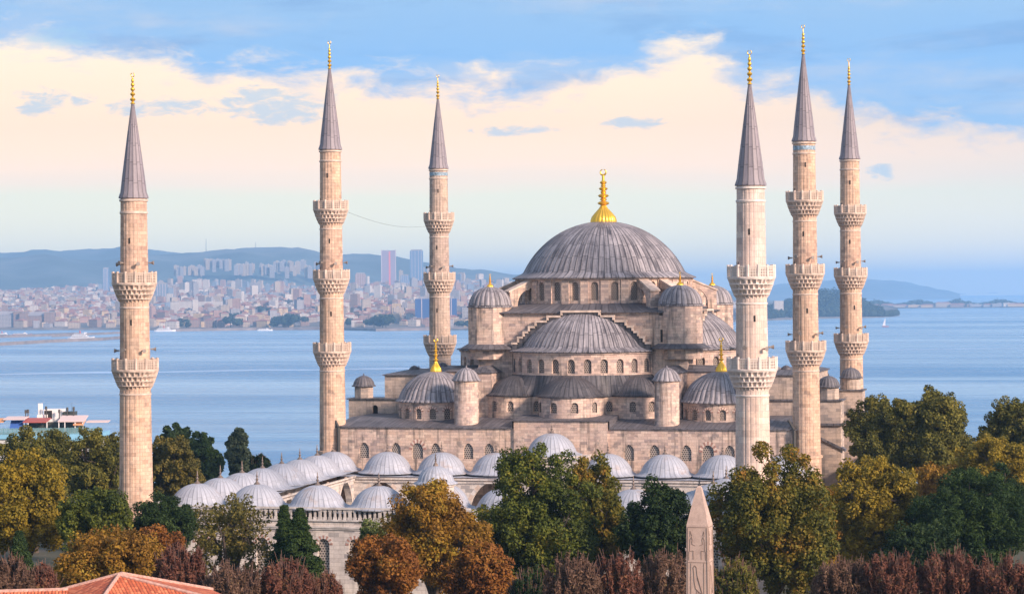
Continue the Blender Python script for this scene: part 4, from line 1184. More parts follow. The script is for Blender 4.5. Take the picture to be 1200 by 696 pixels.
        for i in range(k_):
            c = cl[i]
            for q_ in range(2):
                up = rs.uniform(.8, 2.6); o_ = rs.normal(size=2) * rad[i] * .5
                mb.tube((c[0] * .8, c[1] * .8, c[2] - rad[i] * 1.8), (c[0] * 1.04 + o_[0], c[1] * 1.04 + o_[1], c[2] + rad[i] * up * 1.2), .04, .016, 4, caps=False)
    else:
        fork = max(1.5, (zb - zg) * .75 + h * .12)
        mb.tube((0, 0, -.3), (0, 0, fork), r0, r0 * .72, 9)
        for L in lobes:
            mid = L[0] * np.array([.45, .45, 1]); mid[2] = fork + (L[0][2] - fork) * .5
            mb.tube((0, 0, fork - .2), tuple(mid), r0 * .55, r0 * .36, 6, caps=False); mb.tube(tuple(mid), tuple(L[0]), r0 * .36, r0 * .2, 6, caps=False)
        for i in rs.choice(k_, min(k_, 60), replace=False):
            c = cl[i]; j = int(np.argmin([np.linalg.norm(c - L[0]) for L in lobes])); mb.tube(tuple(lobes[j][0]), tuple(c), r0 * .13, .025, 4, caps=False)
    tr = mb.build('trunk', 'twig' if kind == 'bush' else bark, t, merge=False)
    return t

# behind, towards the sea (left)
tree('bushy dark green tree, left one of the dark pair before the sea', 'tree', 203, 499, 25, 572, 430, 'round', 'leaf_dark', 1.2, leaf=.24)
tree('dark green tree with an upright crown, right one of the dark pair before the sea', 'tree', 237, 507, 20, 572, 425, 'round', 'leaf_deep', 1.2, leaf=.24)
tree('slim grey green columnar tree standing against the sea', 'tree', 277, 502, 14, 560, 450, 'column', 'leaf_grey', 1.5, leaf=.22)
tree('low dark shrub right of the columnar tree by the water', 'shrub', 302, 530, 14, 560, 455, 'bush', 'leaf_dark', leaf=.3)
tree('olive brown broad tree in front of the rooftop terrace building', 'tree', 38, 504, 52, 588, 330, 'round', 'leaf_olive_dull')
tree('dull olive tree directly left of the far left minaret', 'tree', 112, 506, 38, 610, 310, 'round', 'leaf_olive_dull')
tree('olive yellow tree just right of the far left minaret', 'tree', 199, 511, 33, 592, 320, 'round', 'leaf_olive')
# left foreground
tree('big golden yellow tree at the left edge', 'tree', 26, 533, 54, 652, 250, 'round', 'leaf_yellow', 1.2)
tree('dark green tree with yellow tips at the foot of the far left minaret', 'tree', 108, 577, 42, 660, 240, 'round', 'leaf_green')
tree('dark blue green pine hiding the base of the far left minaret', 'tree', 188, 578, 38, 648, 248, 'pine', 'leaf_pine', 1.2)
tree('small dark conifer sapling under the golden tree', 'tree', 20, 622, 16, 672, 220, 'cone', 'leaf_pine')
tree('orange and yellow tree right behind the red tiled roof', 'tree', 125, 627, 62, 704, 203, 'round', 'leaf_ochre', 1.1)
tree('rust orange tree above the orange and yellow one', 'tree', 180, 620, 30, 690, 212, 'round', 'leaf_rust')
tree('dark red bush beside the orange tree and the tiled roof', 'shrub', 207, 632, 30, 704, 195, 'bush', 'leaf_red', 1.3)
tree('dull plum bush at the bottom left corner', 'shrub', 10, 648, 26, 716, 185, 'bush', 'leaf_plum', 1.3)
tree('reddish brown bush between the plum bush and the orange tree', 'shrub', 47, 654, 18, 716, 188, 'bush', 'leaf_red', 1.3)
tree('thin yellow brown tree letting the courtyard wall show through', 'tree', 268, 583, 48, 696, 232, 'sparse', 'leaf_olive', 1.15, bark='bark')
tree('dark green conifer, left peak of the pair before the courtyard wall', 'tree', 331, 590, 24, 690, 228, 'cone', 'leaf_deep', 1.8, leaf=.13)
tree('dark green conifer, right and wider one of the pair before the courtyard wall', 'tree', 349, 594, 33, 694, 224, 'cone', 'leaf_deep', 2.2, leaf=.13)
tree('dark red bush below the thin yellow brown tree', 'shrub', 268, 657, 34, 716, 192, 'bush', 'leaf_plum', 1.4)
tree('wine red bush under the pair of conifers', 'shrub', 330, 654, 32, 716, 194, 'bush', 'leaf_red', 1.4)
tree('low red bush below the courtyard windows', 'shrub', 376, 668, 22, 716, 196, 'bush', 'leaf_red', 1.3)
# middle
tree('light green slender tree left of the big ochre tree', 'tree', 432, 607, 17, 668, 236, 'sparse', 'leaf_fresh', 1.0)
tree('big yellow ochre tree in front of the courtyard gate', 'tree', 507, 568, 58, 704, 226, 'round', 'leaf_ochre', 1.3)
tree('rust brown tree at the left foot of the ochre tree', 'tree', 450, 630, 42, 716, 212, 'round', 'leaf_rust', 1.1)
tree('rust orange tree at the right foot of the ochre tree', 'tree', 562, 638, 42, 716, 215, 'round', 'leaf_rust', 1.1)
tree('largest dark green tree in front of the middle of the courtyard', 'tree', 628, 524, 66, 700, 232, 'round', 'leaf_green', 1.6)
tree('green tree with turning yellow top merging with the largest one', 'tree', 698, 533, 36, 676, 238, 'round', 'leaf_green_turning', 1.2)
tree('dense very dark green round tree left of the obelisk', 'tree', 770, 563, 39, 672, 226, 'round', 'leaf_dark', 1.4)
tree('bare plum bush below the largest green tree', 'shrub', 668, 646, 34, 716, 190, 'bush', 'leaf_plum', 1.2)
tree('reddish bare bush midway between the big green tree and the obelisk', 'shrub', 722, 640, 28, 716, 192, 'bush', 'leaf_red', .9)
tree('twiggy brown bush at the left side of the obelisk', 'shrub', 776, 640, 30, 716, 194, 'bush', 'leaf_plum', .9)
tree('dark olive low bush beneath the plum bush', 'shrub', 620, 664, 28, 716, 200, 'bush', 'leaf_dark', 1.0)
# right
tree('big tree half green half orange in front of the right corner', 'tree', 904, 524, 68, 700, 226, 'round', 'leaf_green_turning', 1.7)
tree('orange tree on the right flank of the half green tree', 'tree', 952, 576, 28, 690, 232, 'sparse', 'leaf_ochre', 1.5)
tree('low dark olive bush right of the obelisk', 'shrub', 858, 650, 28, 716, 204, 'bush', 'leaf_olive_dull', 1.1)
tree('yellow green bushy tree at the foot of the stepped buttresses', 'tree', 1024, 538, 52, 664, 255, 'round', 'leaf_yellow', 1.3)
tree('greener tree behind the foot of the yellow green one', 'tree', 988, 580, 24, 672, 268, 'round', 'leaf_green_turning')
tree('tall olive green tree against the sea, left crown of the right pair', 'tree', 1032, 470, 44, 565, 335, 'round', 'leaf_olive_dull', 1.4)
tree('tallest olive green tree against the sea, right crown of the right pair', 'tree', 1088, 459, 50, 565, 332, 'round', 'leaf_olive_dull', 1.5)
tree('olive tree cut by the right edge before the sea', 'tree', 1184, 466, 34, 548, 345, 'round', 'leaf_olive_dull')
tree('yellow tree on the right between two dark ones', 'tree', 1162, 514, 42, 585, 300, 'round', 'leaf_yellow', 1.1)
tree('low golden tree behind the big dark evergreen', 'tree', 1104, 545, 40, 600, 300, 'round', 'leaf_ochre')
tree('big dark green evergreen at the right edge', 'tree', 1134, 551, 64, 676, 246, 'pine', 'leaf_deep', 1.8)
tree('dark evergreen crown rising behind the big one', 'tree', 1176, 542, 26, 640, 262, 'pine', 'leaf_pine', 1.2)
tree('twiggy red brown bush right of the half green tree', 'shrub', 985, 648, 36, 716, 194, 'bush', 'leaf_plum', 1.2)
tree('tall red bush in the middle of the right hedge', 'shrub', 1040, 640, 32, 716, 192, 'bush', 'leaf_red', 1.2)
tree('bright wine red bush below the dark evergreen', 'shrub', 1112, 640, 36, 716, 192, 'bush', 'leaf_red', 1.4)
tree('wine red bush in the bottom right corner', 'shrub', 1176, 646, 34, 716, 190, 'bush', 'leaf_red', 1.4)
tree('dark shaded tree filling in behind the right red bushes', 'tree', 1070, 618, 44, 690, 232, 'round', 'leaf_dark', 1.1)

# ------------------------------------------------------------------ obelisk
def obelisk():
    m, k, b = newmat('pink_granite'); tc = k.node('ShaderNodeTexCoord'); ob = tc.outputs['Object']
    n = k.noise(ob, 1.3, 6, .65); f = k.noise(ob, 14, 4, .7)
    col = k.mix(1.0, k.ramp(n, [(.3, (.40, .285, .235)), (.55, (.55, .40, .325)), (.75, (.44, .32, .27))]), k.ramp(f, [(.3, g(.85)), (.7, g(1.1))]), 'MULTIPLY')
    k.put(b.inputs[0], col); b.inputs['Roughness'].default_value = .65
    bp = k.node('ShaderNodeBump'); bp.inputs['Strength'].default_value = .3; bp.inputs['Distance'].default_value = .03; k.put(bp.inputs['Height'], f); k.put(b.inputs['Normal'], bp.outputs[0])
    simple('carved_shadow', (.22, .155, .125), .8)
    D = 160; x, y = ground_at(817.5, D)
    t = thing('obelisk', 'pink granite obelisk with carved signs and pointed tip, bottom right of centre', 'obelisk', (x, y, 0), R(-14.75 + 12))
    mb = MB()
    w0, w1, zs, zt = .93, .75, 20.1, 22.75
    mb.grid([[(-w, -w, z), (w, -w, z), (w, w, z), (-w, w, z)] for w, z in ((w0, 3.2), (w1, zs), (.16, zt - .12), (.02, zt))], None, 0, True)
    mb.build('shaft', 'pink_granite', t)
    mb = MB(); mb.box(-1.9, 1.9, -1.9, 1.9, 0, 1.4); mb.box(-1.55, 1.55, -1.55, 1.55, 1.402, 3.2); mb.build('pedestal', 'marble', t)
    # carving on the two visible faces: sunk bands, birds and signs as thin relief lines
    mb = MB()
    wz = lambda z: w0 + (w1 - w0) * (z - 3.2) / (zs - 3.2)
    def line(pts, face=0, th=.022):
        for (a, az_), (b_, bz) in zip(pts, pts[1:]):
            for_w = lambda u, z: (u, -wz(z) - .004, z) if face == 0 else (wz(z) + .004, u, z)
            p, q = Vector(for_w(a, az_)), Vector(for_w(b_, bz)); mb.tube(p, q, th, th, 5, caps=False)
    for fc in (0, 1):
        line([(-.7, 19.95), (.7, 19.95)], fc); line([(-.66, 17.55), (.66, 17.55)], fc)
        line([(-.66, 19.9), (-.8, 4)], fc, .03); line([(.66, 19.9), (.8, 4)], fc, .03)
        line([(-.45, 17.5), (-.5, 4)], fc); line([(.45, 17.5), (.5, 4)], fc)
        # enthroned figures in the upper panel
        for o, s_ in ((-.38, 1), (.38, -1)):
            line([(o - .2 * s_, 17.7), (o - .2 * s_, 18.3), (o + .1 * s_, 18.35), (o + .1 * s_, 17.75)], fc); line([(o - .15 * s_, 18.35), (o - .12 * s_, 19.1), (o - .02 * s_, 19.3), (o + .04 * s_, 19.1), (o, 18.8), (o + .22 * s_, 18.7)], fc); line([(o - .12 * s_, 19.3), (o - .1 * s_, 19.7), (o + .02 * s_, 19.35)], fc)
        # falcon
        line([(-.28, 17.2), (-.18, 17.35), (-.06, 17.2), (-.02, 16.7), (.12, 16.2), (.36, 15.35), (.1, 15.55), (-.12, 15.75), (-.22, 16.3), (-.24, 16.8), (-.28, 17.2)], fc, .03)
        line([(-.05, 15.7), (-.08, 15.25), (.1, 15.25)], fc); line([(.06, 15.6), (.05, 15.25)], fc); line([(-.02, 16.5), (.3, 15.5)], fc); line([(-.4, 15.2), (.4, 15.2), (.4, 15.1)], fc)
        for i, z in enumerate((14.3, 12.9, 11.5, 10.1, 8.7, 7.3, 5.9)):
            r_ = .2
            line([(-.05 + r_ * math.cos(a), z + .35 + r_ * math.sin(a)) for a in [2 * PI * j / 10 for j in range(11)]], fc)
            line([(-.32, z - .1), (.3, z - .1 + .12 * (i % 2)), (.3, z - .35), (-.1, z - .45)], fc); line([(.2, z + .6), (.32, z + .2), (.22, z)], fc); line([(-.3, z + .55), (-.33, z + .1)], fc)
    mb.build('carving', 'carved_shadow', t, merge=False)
obelisk()

# ------------------------------------------------------------------ red tiled house (bottom left)
def tiled_house():
    m, k, b = newmat('roof_tile'); tc = k.node('ShaderNodeTexCoord'); u, v, _ = k.sep(tc.outputs['UV'])
    wn = k.node('ShaderNodeTexWhiteNoise', noise_dimensions='2D'); k.put(wn.inputs['Vector'], k.comb(k.math('FLOOR', k.math('DIVIDE', u, .24)), k.math('FLOOR', k.math('DIVIDE', v, .40))))
    n = k.noise(tc.outputs['Object'], .8, 4)
    col = k.mix(1.0, k.ramp(k.math('ADD', k.math('MULTIPLY', wn.outputs[0], .6), k.math('MULTIPLY', n, .4)), [(.15, (.32, .07, .03)), (.5, (.54, .125, .05)), (.9, (.66, .22, .10))]), k.ramp(k.math('FRACT', k.math('DIVIDE', v, .40)), [(0, g(.7)), (.2, g(1)), (1, g(1.05))]), 'MULTIPLY')
    k.put(b.inputs[0], col); b.inputs['Roughness'].default_value = .8
    hgt = k.math('ADD', k.math('ABSOLUTE', k.math('SINE', k.math('MULTIPLY', u, PI / .24))), k.math('FRACT', k.math('DIVIDE', v, .40)))
    bp = k.node('ShaderNodeBump'); bp.inputs['Strength'].default_value = .9; bp.inputs['Distance'].default_value = .08; k.put(bp.inputs['Height'], hgt); k.put(b.inputs['Normal'], bp.outputs[0])
    simple('render_wall', (.52, .40, .30), .9, var=.2); simple('ridge_tile', (.50, .30, .24), .85, var=.3, scale=4); simple('window_glass', (.03, .035, .04), .1)
    D = 165; peak = at(140, 673.5, D)
    t = thing('tiled_house', 'house under a low hipped roof of red tiles, bottom left', 'house', (peak.x, peak.y, 0), math.atan2(RT.y, RT.x) + R(9))
    Z = peak.z; hx, hy = 9.6, 7.4; dz = 2.15
    # hips run from a short ridge down to the eaves
    a, bq = (-.05, -.3, Z), (.15, .6, Z)
    c = [(-hx * .22, -hy, Z - dz), (hx * .98, -hy * .62, Z - dz), (hx * .70, hy, Z - dz), (-hx * .82, hy * .3, Z - dz)]
    mb = MB()
    def slope(pts):
        P = [Vector(p) for p in pts]; e = (P[1] - P[0]).normalized(); nrm = (P[1] - P[0]).cross(P[-1] - P[0]).normalized(); upv = nrm.cross(e)
        mb.face(P, [((p - P[0]).dot(e), (p - P[0]).dot(upv)) for p in P])
    slope([c[0], c[1], a]); slope([c[1], c[2], bq, a]); slope([c[2], c[3], bq]); slope([c[3], c[0], a, bq])
    rf = mb.build('roof', 'roof_tile', t)
    mb = MB()
    for p, q in ((c[0], a), (c[1], a), (c[2], bq), (c[3], bq), (a, bq)):
        p, q = Vector(p), Vector(q); n_ = max(2, int((q - p).length / .38))
        for i in range(n_): mb.tube(p.lerp(q, i / n_) + UP * .02, p.lerp(q, (i + 1.12) / n_) + UP * .06, .15, .12, 7)
    mb.build('ridge_tiles', 'ridge_tile', rf, merge=False)
    mb = MB(); mb.prism([(q_[0] * .93, q_[1] * .93, -.5) for q_ in c], (0, 0, Z - dz + .45)); mb.build('wall', 'render_wall', t)
    mb = MB(); mb.tube((c[0][0], c[0][1], c[0][2] - .1), (c[1][0], c[1][1], c[1][2] - .1), .1, .1, 6); mb.build('gutter', 'dark_iron', t)
    w0, w1 = Vector(c[0]) * .93, Vector(c[1]) * .93; dw = (w1 - w0).normalized(); nw = Vector((dw.y, -dw.x, 0))
    for zz in (4, 8, 11.6):
        for f_ in (.15, .38, .62, .85):
            q_ = w0.lerp(w1, f_) + nw * .03; mb = MB(); mb.face([(q_.x - dw.x * .6, q_.y - dw.y * .6, zz), (q_.x + dw.x * .6, q_.y + dw.y * .6, zz), (q_.x + dw.x * .6, q_.y + dw.y * .6, zz + 1.6), (q_.x - dw.x * .6, q_.y - dw.y * .6, zz + 1.6)]); mb.build('window', 'window_glass', t)
    # lower wing running off to the left
    mb = MB(); zl = Z - .98
    mb_x0, mb_x1 = -17, -hx * .38
    def s2(pts):
        P = [Vector(p) for p in pts]; e = (P[1] - P[0]).normalized(); nrm = (P[1] - P[0]).cross(P[-1] - P[0]).normalized(); upv = nrm.cross(e)
        mb.face(P, [((p - P[0]).dot(e), (p - P[0]).dot(upv)) for p in P])
    s2([(mb_x0, -6, zl - 1.9), (mb_x1, -6, zl - 1.9), (mb_x1, .2, zl), (mb_x0, .2, zl)]); s2([(mb_x1, 6, zl - 1.9), (mb_x0, 6, zl - 1.9), (mb_x0, .2, zl), (mb_x1, .2, zl)])
    w2 = mb.build('wing_roof', 'roof_tile', t)
    mb = MB()
    for i in range(40):
        xx = mb_x0 + (mb_x1 - mb_x0) * i / 40; mb.tube((xx, .2, zl + .02), (xx + .38, .2, zl + .06), .15, .12, 7)
    mb.build('ridge_tiles', 'ridge_tile', w2, merge=False)
    mb = MB(); mb.box(mb_x0, -hx * .62 - .01, -5.3, 5.3, -.5, zl - 1.95, top=False); mb.face([(mb_x0, -5.3, zl - 1.95), (mb_x0, 5.3, zl - 1.95), (mb_x0, .2, zl - .05)]); mb.build('wing_wall', 'render_wall', t)
tiled_house()

# ------------------------------------------------------------------ rooftop terrace building by the sea (left)
def terrace_building():
    simple('hotel_wall', (.55, .55, .53), .8, var=.1); simple('sky_blue_paint', (.22, .48, .66), .6, var=.1, scale=.5); simple('white_paint', (.78, .76, .74), .6)
    simple('awning_red', (.40, .10, .09), .8); simple('awning_pale', (.68, .54, .52), .8); simple('awning_orange', (.70, .34, .16), .8); simple('tarpaulin_blue', (.05, .13, .42), .6)
    simple('dark_box', (.05, .06, .055), .6); simple('teal_frame', (.12, .30, .33), .5)
    m, k, b = newmat('glass_pane'); b.inputs[0].default_value = (.25, .42, .45, 1); b.inputs['Roughness'].default_value = .08; b.inputs['Alpha'].default_value = .45
    D = 520; s = D / FPX; o = at(60, 509, D)
    ang = math.atan2(RT.y, RT.x)
    t = thing('terrace_building', 'building with blue edged rooftop restaurant terrace above the trees at left', 'building', (o.x, o.y, -12), ang)
    zf = o.z + 12                                        # terrace floor in local z
    L = lambda px: (px - 60) * s
    H = lambda py: zf + (509 - py) * s
    # the block is turned: its right corner is nearest
    mb = MB(); mb.box(L(-40), L(114), 0, 14, -8, zf - .9); mb.build('wall', 'hotel_wall', t)
    mb = MB(); mb.box(L(-40) - .3, L(114) + .4, -.5, 14.4, zf - .9, zf + .05); mb.box(L(70), L(115), -.6, -.5, zf - 1.5, zf + .1); mb.build('parapet_band', 'sky_blue_paint', t)
    for px in (86, 93, 100, 107):
        mb = MB(); mb.box(L(px) - .45, L(px) + .45, -.06, .2, zf - 4.4, zf - 2.2); mb.build('window', 'dark_opening', t)
    # glass screen
    mb = MB()
    for i in range(0, 30):
        px = -30 + i * 5; x0 = L(px)
        mb.box(x0, x0 + L(64.7) - L(60), -.44, -.40, zf + .1, zf + 1.5)
    gp = mb.build('glass_screen', 'glass_pane', t)
    mb = MB()
    for i in range(31):
        x0 = L(-30 + i * 5); mb.box(x0 - .05, x0 + .04, -.46, -.36, zf + .052, zf + 1.6)
    mb.build('posts', 'teal_frame', gp)
    # kitchen and plant on the roof
    def bx(nm, m_, p0, p1, y0, y1, pa, pb, par=t):
        mb = MB(); mb.box(L(p0), L(p1), y0, y1, H(pb), H(pa)); return mb.build(nm, m_, par)
    bx('kitchen_block', 'dark_box', 28, 86, 5, 11, 496, 508.7)
    hd = bx('plant_room', 'white_paint', 45, 67, 6, 10, 481, 495.9)
    bx('opening', 'dark_opening', 46, 55, 5.9, 5.99, 482.5, 492, hd)
    bx('flue', 'white_paint', 38.5, 43, 6, 7, 474, 492.5); bx('duct', 'white_paint', 38, 50, 5.2, 5.9, 487, 492.6)
    bx('machine_housing', 'dark_box', 68, 82, 6, 9, 484, 491.5)
    for px, a in ((25.3, 481), (28, 480.5), (65, 481), (82, 478), (74.5, 478.5), (49.5, 477)):
        mb = MB(); mb.tube((L(px), 4.6, H(500)), (L(px), 4.6, H(a)), .13, .13, 8); mb.tube((L(px), 4.6, H(a + 4)), (L(px), 4.6, H(a)), .27, .24, 8); mb.build('chimney_pipe', 'dark_iron', t)
    mb = MB(); mb.tube((L(79.5), 5, H(495)), (L(79.5), 5, H(472.5)), .05, .03, 5); mb.build('mast', 'dark_iron', t)
    def awn(m_, p0, p1, a, bpy_, y0=-.2, y1=5.0, nm='awning'):
        mb = MB(); x0, x1 = L(p0), L(p1)
        mb.prism([(x0, y0, H(bpy_)), (x0, y0, H(bpy_) + .25), (x0, y1, H(a) + .2), (x0, y1, H(a))], (x1 - x0, 0, 0)); mb.build(nm, m_, t)
    awn('awning_red', 27, 55, 491.6, 495); awn('awning_pale', 4, 29, 489.5, 491.5); awn('awning_pale', 68, 99, 489, 494.5); awn('awning_orange', 86, 98, 493.5, 498.5, -.3, 3); awn('awning_pale', 98, 124, 495.2, 496.4, 3, 6); awn('tarpaulin_blue', 11, 26, 493.5, 503, -.1, 2, 'tarpaulin'); awn('awning_orange', -20, 4, 491.5, 494.5)
    for px in (69, 76, 55, 33, 88, 97):
        mb = MB(); mb.tube((L(px), 0, zf), (L(px), 0, H(494)), .12, .12, 6); mb.build('awning_post', 'white_paint', t)
    for px in (40, 50, 60):
        mb = MB(); mb.box(L(px) - .5, L(px) + .5, 2, 3, zf + .7, zf + .76); mb.tube((L(px), 2.5, zf + .05), (L(px), 2.5, zf + .7), .06, .06, 6); mb.build('table', 'white_paint', t)
terrace_building()

# ------------------------------------------------------------------ far shore city
def city_mats():
    out = []
    for nm, wall, win in (('block_cream', (.46, .38, .29), (.09, .08, .08)), ('block_white', (.60, .55, .49), (.14, .13, .13)), ('block_pink', (.42, .27, .21), (.09, .07, .07)), ('block_grey', (.34, .33, .34), (.09, .09, .10)), ('block_brown', (.30, .21, .17), (.08, .07, .07)), ('block_blue', (.22, .28, .36), (.08, .09, .11)), ('block_yellow', (.56, .42, .24), (.13, .11, .10))):
        m, k, b = newmat(nm); u, v, _ = k.sep(k.node('ShaderNodeTexCoord').outputs['UV'])
        cu = k.math('ABSOLUTE', k.math('SUBTRACT', k.math('FRACT', k.math('DIVIDE', u, 3.4)), .5)); cv = k.math('ABSOLUTE', k.math('SUBTRACT', k.math('FRACT', k.math('DIVIDE', v, 3.1)), .5))
        h = k.math('MULTIPLY', k.smooth(cu, .30, .26), k.smooth(cv, .27, .23))
        k.put(b.inputs[0], k.mix(h, (*wall, 1), (*win, 1))); b.inputs['Roughness'].default_value = .85; out.append(nm)
    simple('far_tile', (.30, .135, .095), .9, var=.25, scale=.05); simple('far_flat_roof', (.30, .28, .28), .9, var=.2, scale=.05); simple('far_sign_red', (.62, .06, .06), .6)
    return out
CM = city_mats()
def block(mb, x0, x1, y0, y1, z0, z1, roof, mi, rmi, base):
    """one building into mb; roof 'hip' or 'flat'"""
    mb.box(x0, x1, y0, y1, z0, z1, mi, top=False, bottom=False)
    if roof == 'hip':
        e = .6; h = min(x1 - x0, y1 - y0) * .22; k_ = min(x1 - x0, y1 - y0) * .45
        c = [(x0 - e, y0 - e, z1), (x1 + e, y0 - e, z1), (x1 + e, y1 + e, z1), (x0 - e, y1 + e, z1)]
        if x1 - x0 > y1 - y0: r = [(x0 + k_, (y0 + y1) / 2, z1 + h), (x1 - k_, (y0 + y1) / 2, z1 + h)]; mb.face([c[0], c[1], r[1], r[0]], None, rmi); mb.face([c[2], c[3], r[0], r[1]], None, rmi); mb.face([c[1], c[2], r[1]], None, rmi); mb.face([c[3], c[0], r[0]], None, rmi)
        else: r = [((x0 + x1) / 2, y0 + k_, z1 + h), ((x0 + x1) / 2, y1 - k_, z1 + h)]; mb.face([c[0], c[1], r[0]], None, rmi); mb.face([c[1], c[2], r[1], r[0]], None, rmi); mb.face([c[2], c[3], r[1]], None, rmi); mb.face([c[3], c[0], r[0], r[1]], None, rmi)
    else:
        mb.face([(x0, y0, z1 - .5), (x1, y0, z1 - .5), (x1, y1, z1 - .5), (x0, y1, z1 - .5)], None, rmi)
        w = (x1 - x0); mb.box(x0 + w * .3, x0 + w * .55, y0 + 2, y0 + 6, z1 - .5, z1 + 2.6, rmi, bottom=False)
BANG = math.atan2(RT.y, RT.x)
def pick_kind(inland):
    q = rnd.random()
    if inland < 900: return rnd.choice(['block_cream', 'block_pink', 'block_brown', 'block_white', 'block_yellow', 'block_cream', 'block_grey']), ('hip' if q < .62 else 'flat')
    return rnd.choice(['block_cream', 'block_white', 'block_pink', 'block_grey', 'block_white', 'block_blue', 'block_pink', 'block_cream']), ('hip' if q < .3 else 'flat')
CITY_LABEL = {'block_cream': 'cream', 'block_white': 'white', 'block_pink': 'pinkish', 'block_grey': 'grey', 'block_brown': 'brown', 'block_blue': 'bluish', 'block_yellow': 'yellowish'}
def city():
    spots = []
    tries = 0
    while len(spots) < 276 and tries < 9000:
        tries += 1
        p = rnd.uniform(-60, 660) if rnd.random() < .9 else rnd.uniform(860, 945)
        inl = 50 + 950 * rnd.random() ** 1.1
        D = shore_d(p) + inl
        w = rnd.uniform(13, 27)
        if p > 850: inl += 300
        ok = True
        for (p2, D2, w2) in spots:
            if abs(D - D2) < 34 and abs(p - p2) / FPX * D < (w + w2) / 2 + 2: ok = False; break
        if ok: spots.append((p, D, w))
    for (p, D, w) in spots:
        inl = D - shore_d(p); mat, roof = pick_kind(inl)
        h = rnd.uniform(9, 17) if inl < 500 else rnd.uniform(12, 26)
        if rnd.random() < .05: h *= 1.6
        if roof == 'hip': h = min(h, 17)
        dp = rnd.uniform(12, 20); z = land_z(p, D) - 3
        mb = MB(); block(mb, -w / 2, w / 2, -dp / 2, dp / 2, 0, h + 3, roof, 0, 1, 0)
        o = mb.build('apartment_block', [mat, 'far_tile' if roof == 'hip' else 'far_flat_roof'], None, loc=far_pt(p, D, z), merge=False)
        o.rotation_euler.z = BANG + rnd.uniform(-.5, .5)
        tag(o, '%s %s in the crowded city on the far shore' % (CITY_LABEL[mat], 'house with a red hipped roof' if roof == 'hip' else 'flat roofed apartment block'), 'building', '%s %s buildings of the far shore' % (CITY_LABEL[mat], 'tile roofed' if roof == 'hip' else 'flat roofed'))
    # the rest of the city up the slopes reads as one mass
    mb = MB(); mats = CM + ['far_tile', 'far_flat_roof']
    for i in range(8600):
        p = rnd.uniform(-90, 690) if i < 6900 else rnd.uniform(-420, -80); inl = 420 + 4900 * rnd.random() ** 1.1; D = shore_d(p) + inl
        w = rnd.uniform(11, 24); h = rnd.uniform(9, 21) * (1.5 if rnd.random() < .12 else 1)
        if rnd.random() < .035 and 140 < p < 620: h = rnd.uniform(34, 52); w = rnd.uniform(15, 22)
        mat, roof = pick_kind(inl)
        if h > 30: roof = 'flat'
        block_at(mb, p, D, w, h, rnd.uniform(12, 20), mats.index(mat), roof, mats)
    for i in range(120):
        p = rnd.uniform(690, 960); D = shore_d(p) + rnd.uniform(500, 2600); block_at(mb, p, D, rnd.uniform(16, 34), rnd.uniform(10, 22), 15, mats.index(pick_kind(900)[0]), 'flat', mats)
    # pale housing estates up on the hill
    for (pa, pb, ya, yb, n) in ((205, 240, 312, 319, 9), (240, 272, 305, 310, 9), (276, 298, 306, 316, 9), (306, 365, 306, 318, 20), (370, 385, 308, 316, 4), (470, 520, 314, 322, 5)):
        for i in range(n):
            p = pa + (pb - pa) * (i + rnd.random() * .6) / n; py = rnd.uniform(ya + 3, yb); D = 9950 - (py - 300) * 20
            w = rnd.uniform(12, 20); h = rnd.uniform(18, 34); zt = zfor(py - 5, p, D)
            q = far_pt(p, D, zt); sx, sy = RT.x, RT.y
            sub = MB(); block(sub, -w / 2, w / 2, -9, 9, zt - h - 18, zt, 'flat', rnd.choice((0, 3)), 1, 0)
            put(mb, sub, q[0], q[1], 0)
    o = mb.build('distant_city', mats, None, merge=False); tag(o, 'mass of tiny pale buildings climbing the hills across the water', 'city', kind='stuff')
def put(mb, sub, x, y, z, rot=None):
    a = BANG if rot is None else rot; ca, sa = math.cos(a), math.sin(a); i0 = len(mb.v)
    mb.v += [(x + vx * ca - vy * sa, y + vx * sa + vy * ca, z + vz) for vx, vy, vz in sub.v]
    mb.f += [[i + i0 for i in f] for f in sub.f]; mb.uv += sub.uv; mb.mi += sub.mi
def block_at(mb, p, D, w, h, dp, mi, roof, mats):
    sub = MB(); block(sub, -w / 2, w / 2, -dp / 2, dp / 2, -3, h, roof, mi, mats.index('far_tile') if roof == 'hip' else mats.index('far_flat_roof'), 0)
    # keep wall texture in metres before moving
    q = far_pt(p, D, land_z(p, D)); put(mb, sub, q[0], q[1], q[2], BANG + rnd.uniform(-.5, .5))
city()

def landmark(name, label, cat, p, D, hw_px, top, base_z, mat, dp=24, roof='far_flat_roof', extra=None, group=None):
    w = hw_px * 2 / FPX * D; zt = zfor(top, p, D); zb = base_z if base_z is not None else land_z(p, D) - 4
    q = far_pt(p, D, zb); t = thing(name, label, cat, q, BANG, group)
    mb = MB(); mb.box(-w / 2, w / 2, -dp / 2, dp / 2, 0, zt - zb, top=True); mb.build('wall', mat, t)
    if extra: extra(t, w, zt - zb, dp)
    return t
def stripe(t, w, h, dp):
    mb = MB(); mb.box(w * .02, w * .13, -dp / 2 - .4, -dp / 2 - .05, h * .06, h * .97); mb.build('red_stripe', 'far_stripe', t)
    for x in (-.5, .5): mb = MB(); mb.box(w * x - 1.2, w * x + 1.2, -dp / 2 - .6, -dp / 2 + 3, 0, h + 3); mb.build('corner_pilaster', 'far_stripe_pale', t)
def crown_box(t, w, h, dp):
    mb = MB(); mb.box(-w * .42, w * .42, -dp * .4, dp * .4, h, h + 5); mb.build('roof_plant', 'far_flat_roof', t)
    for x in (-.34, -.1, .16, .38): mb = MB(); mb.box(w * x - .8, w * x + .8, -dp / 2 - .5, -dp / 2 - .02, 0, h); mb.build('pilaster', 'far_stripe_pale', t)
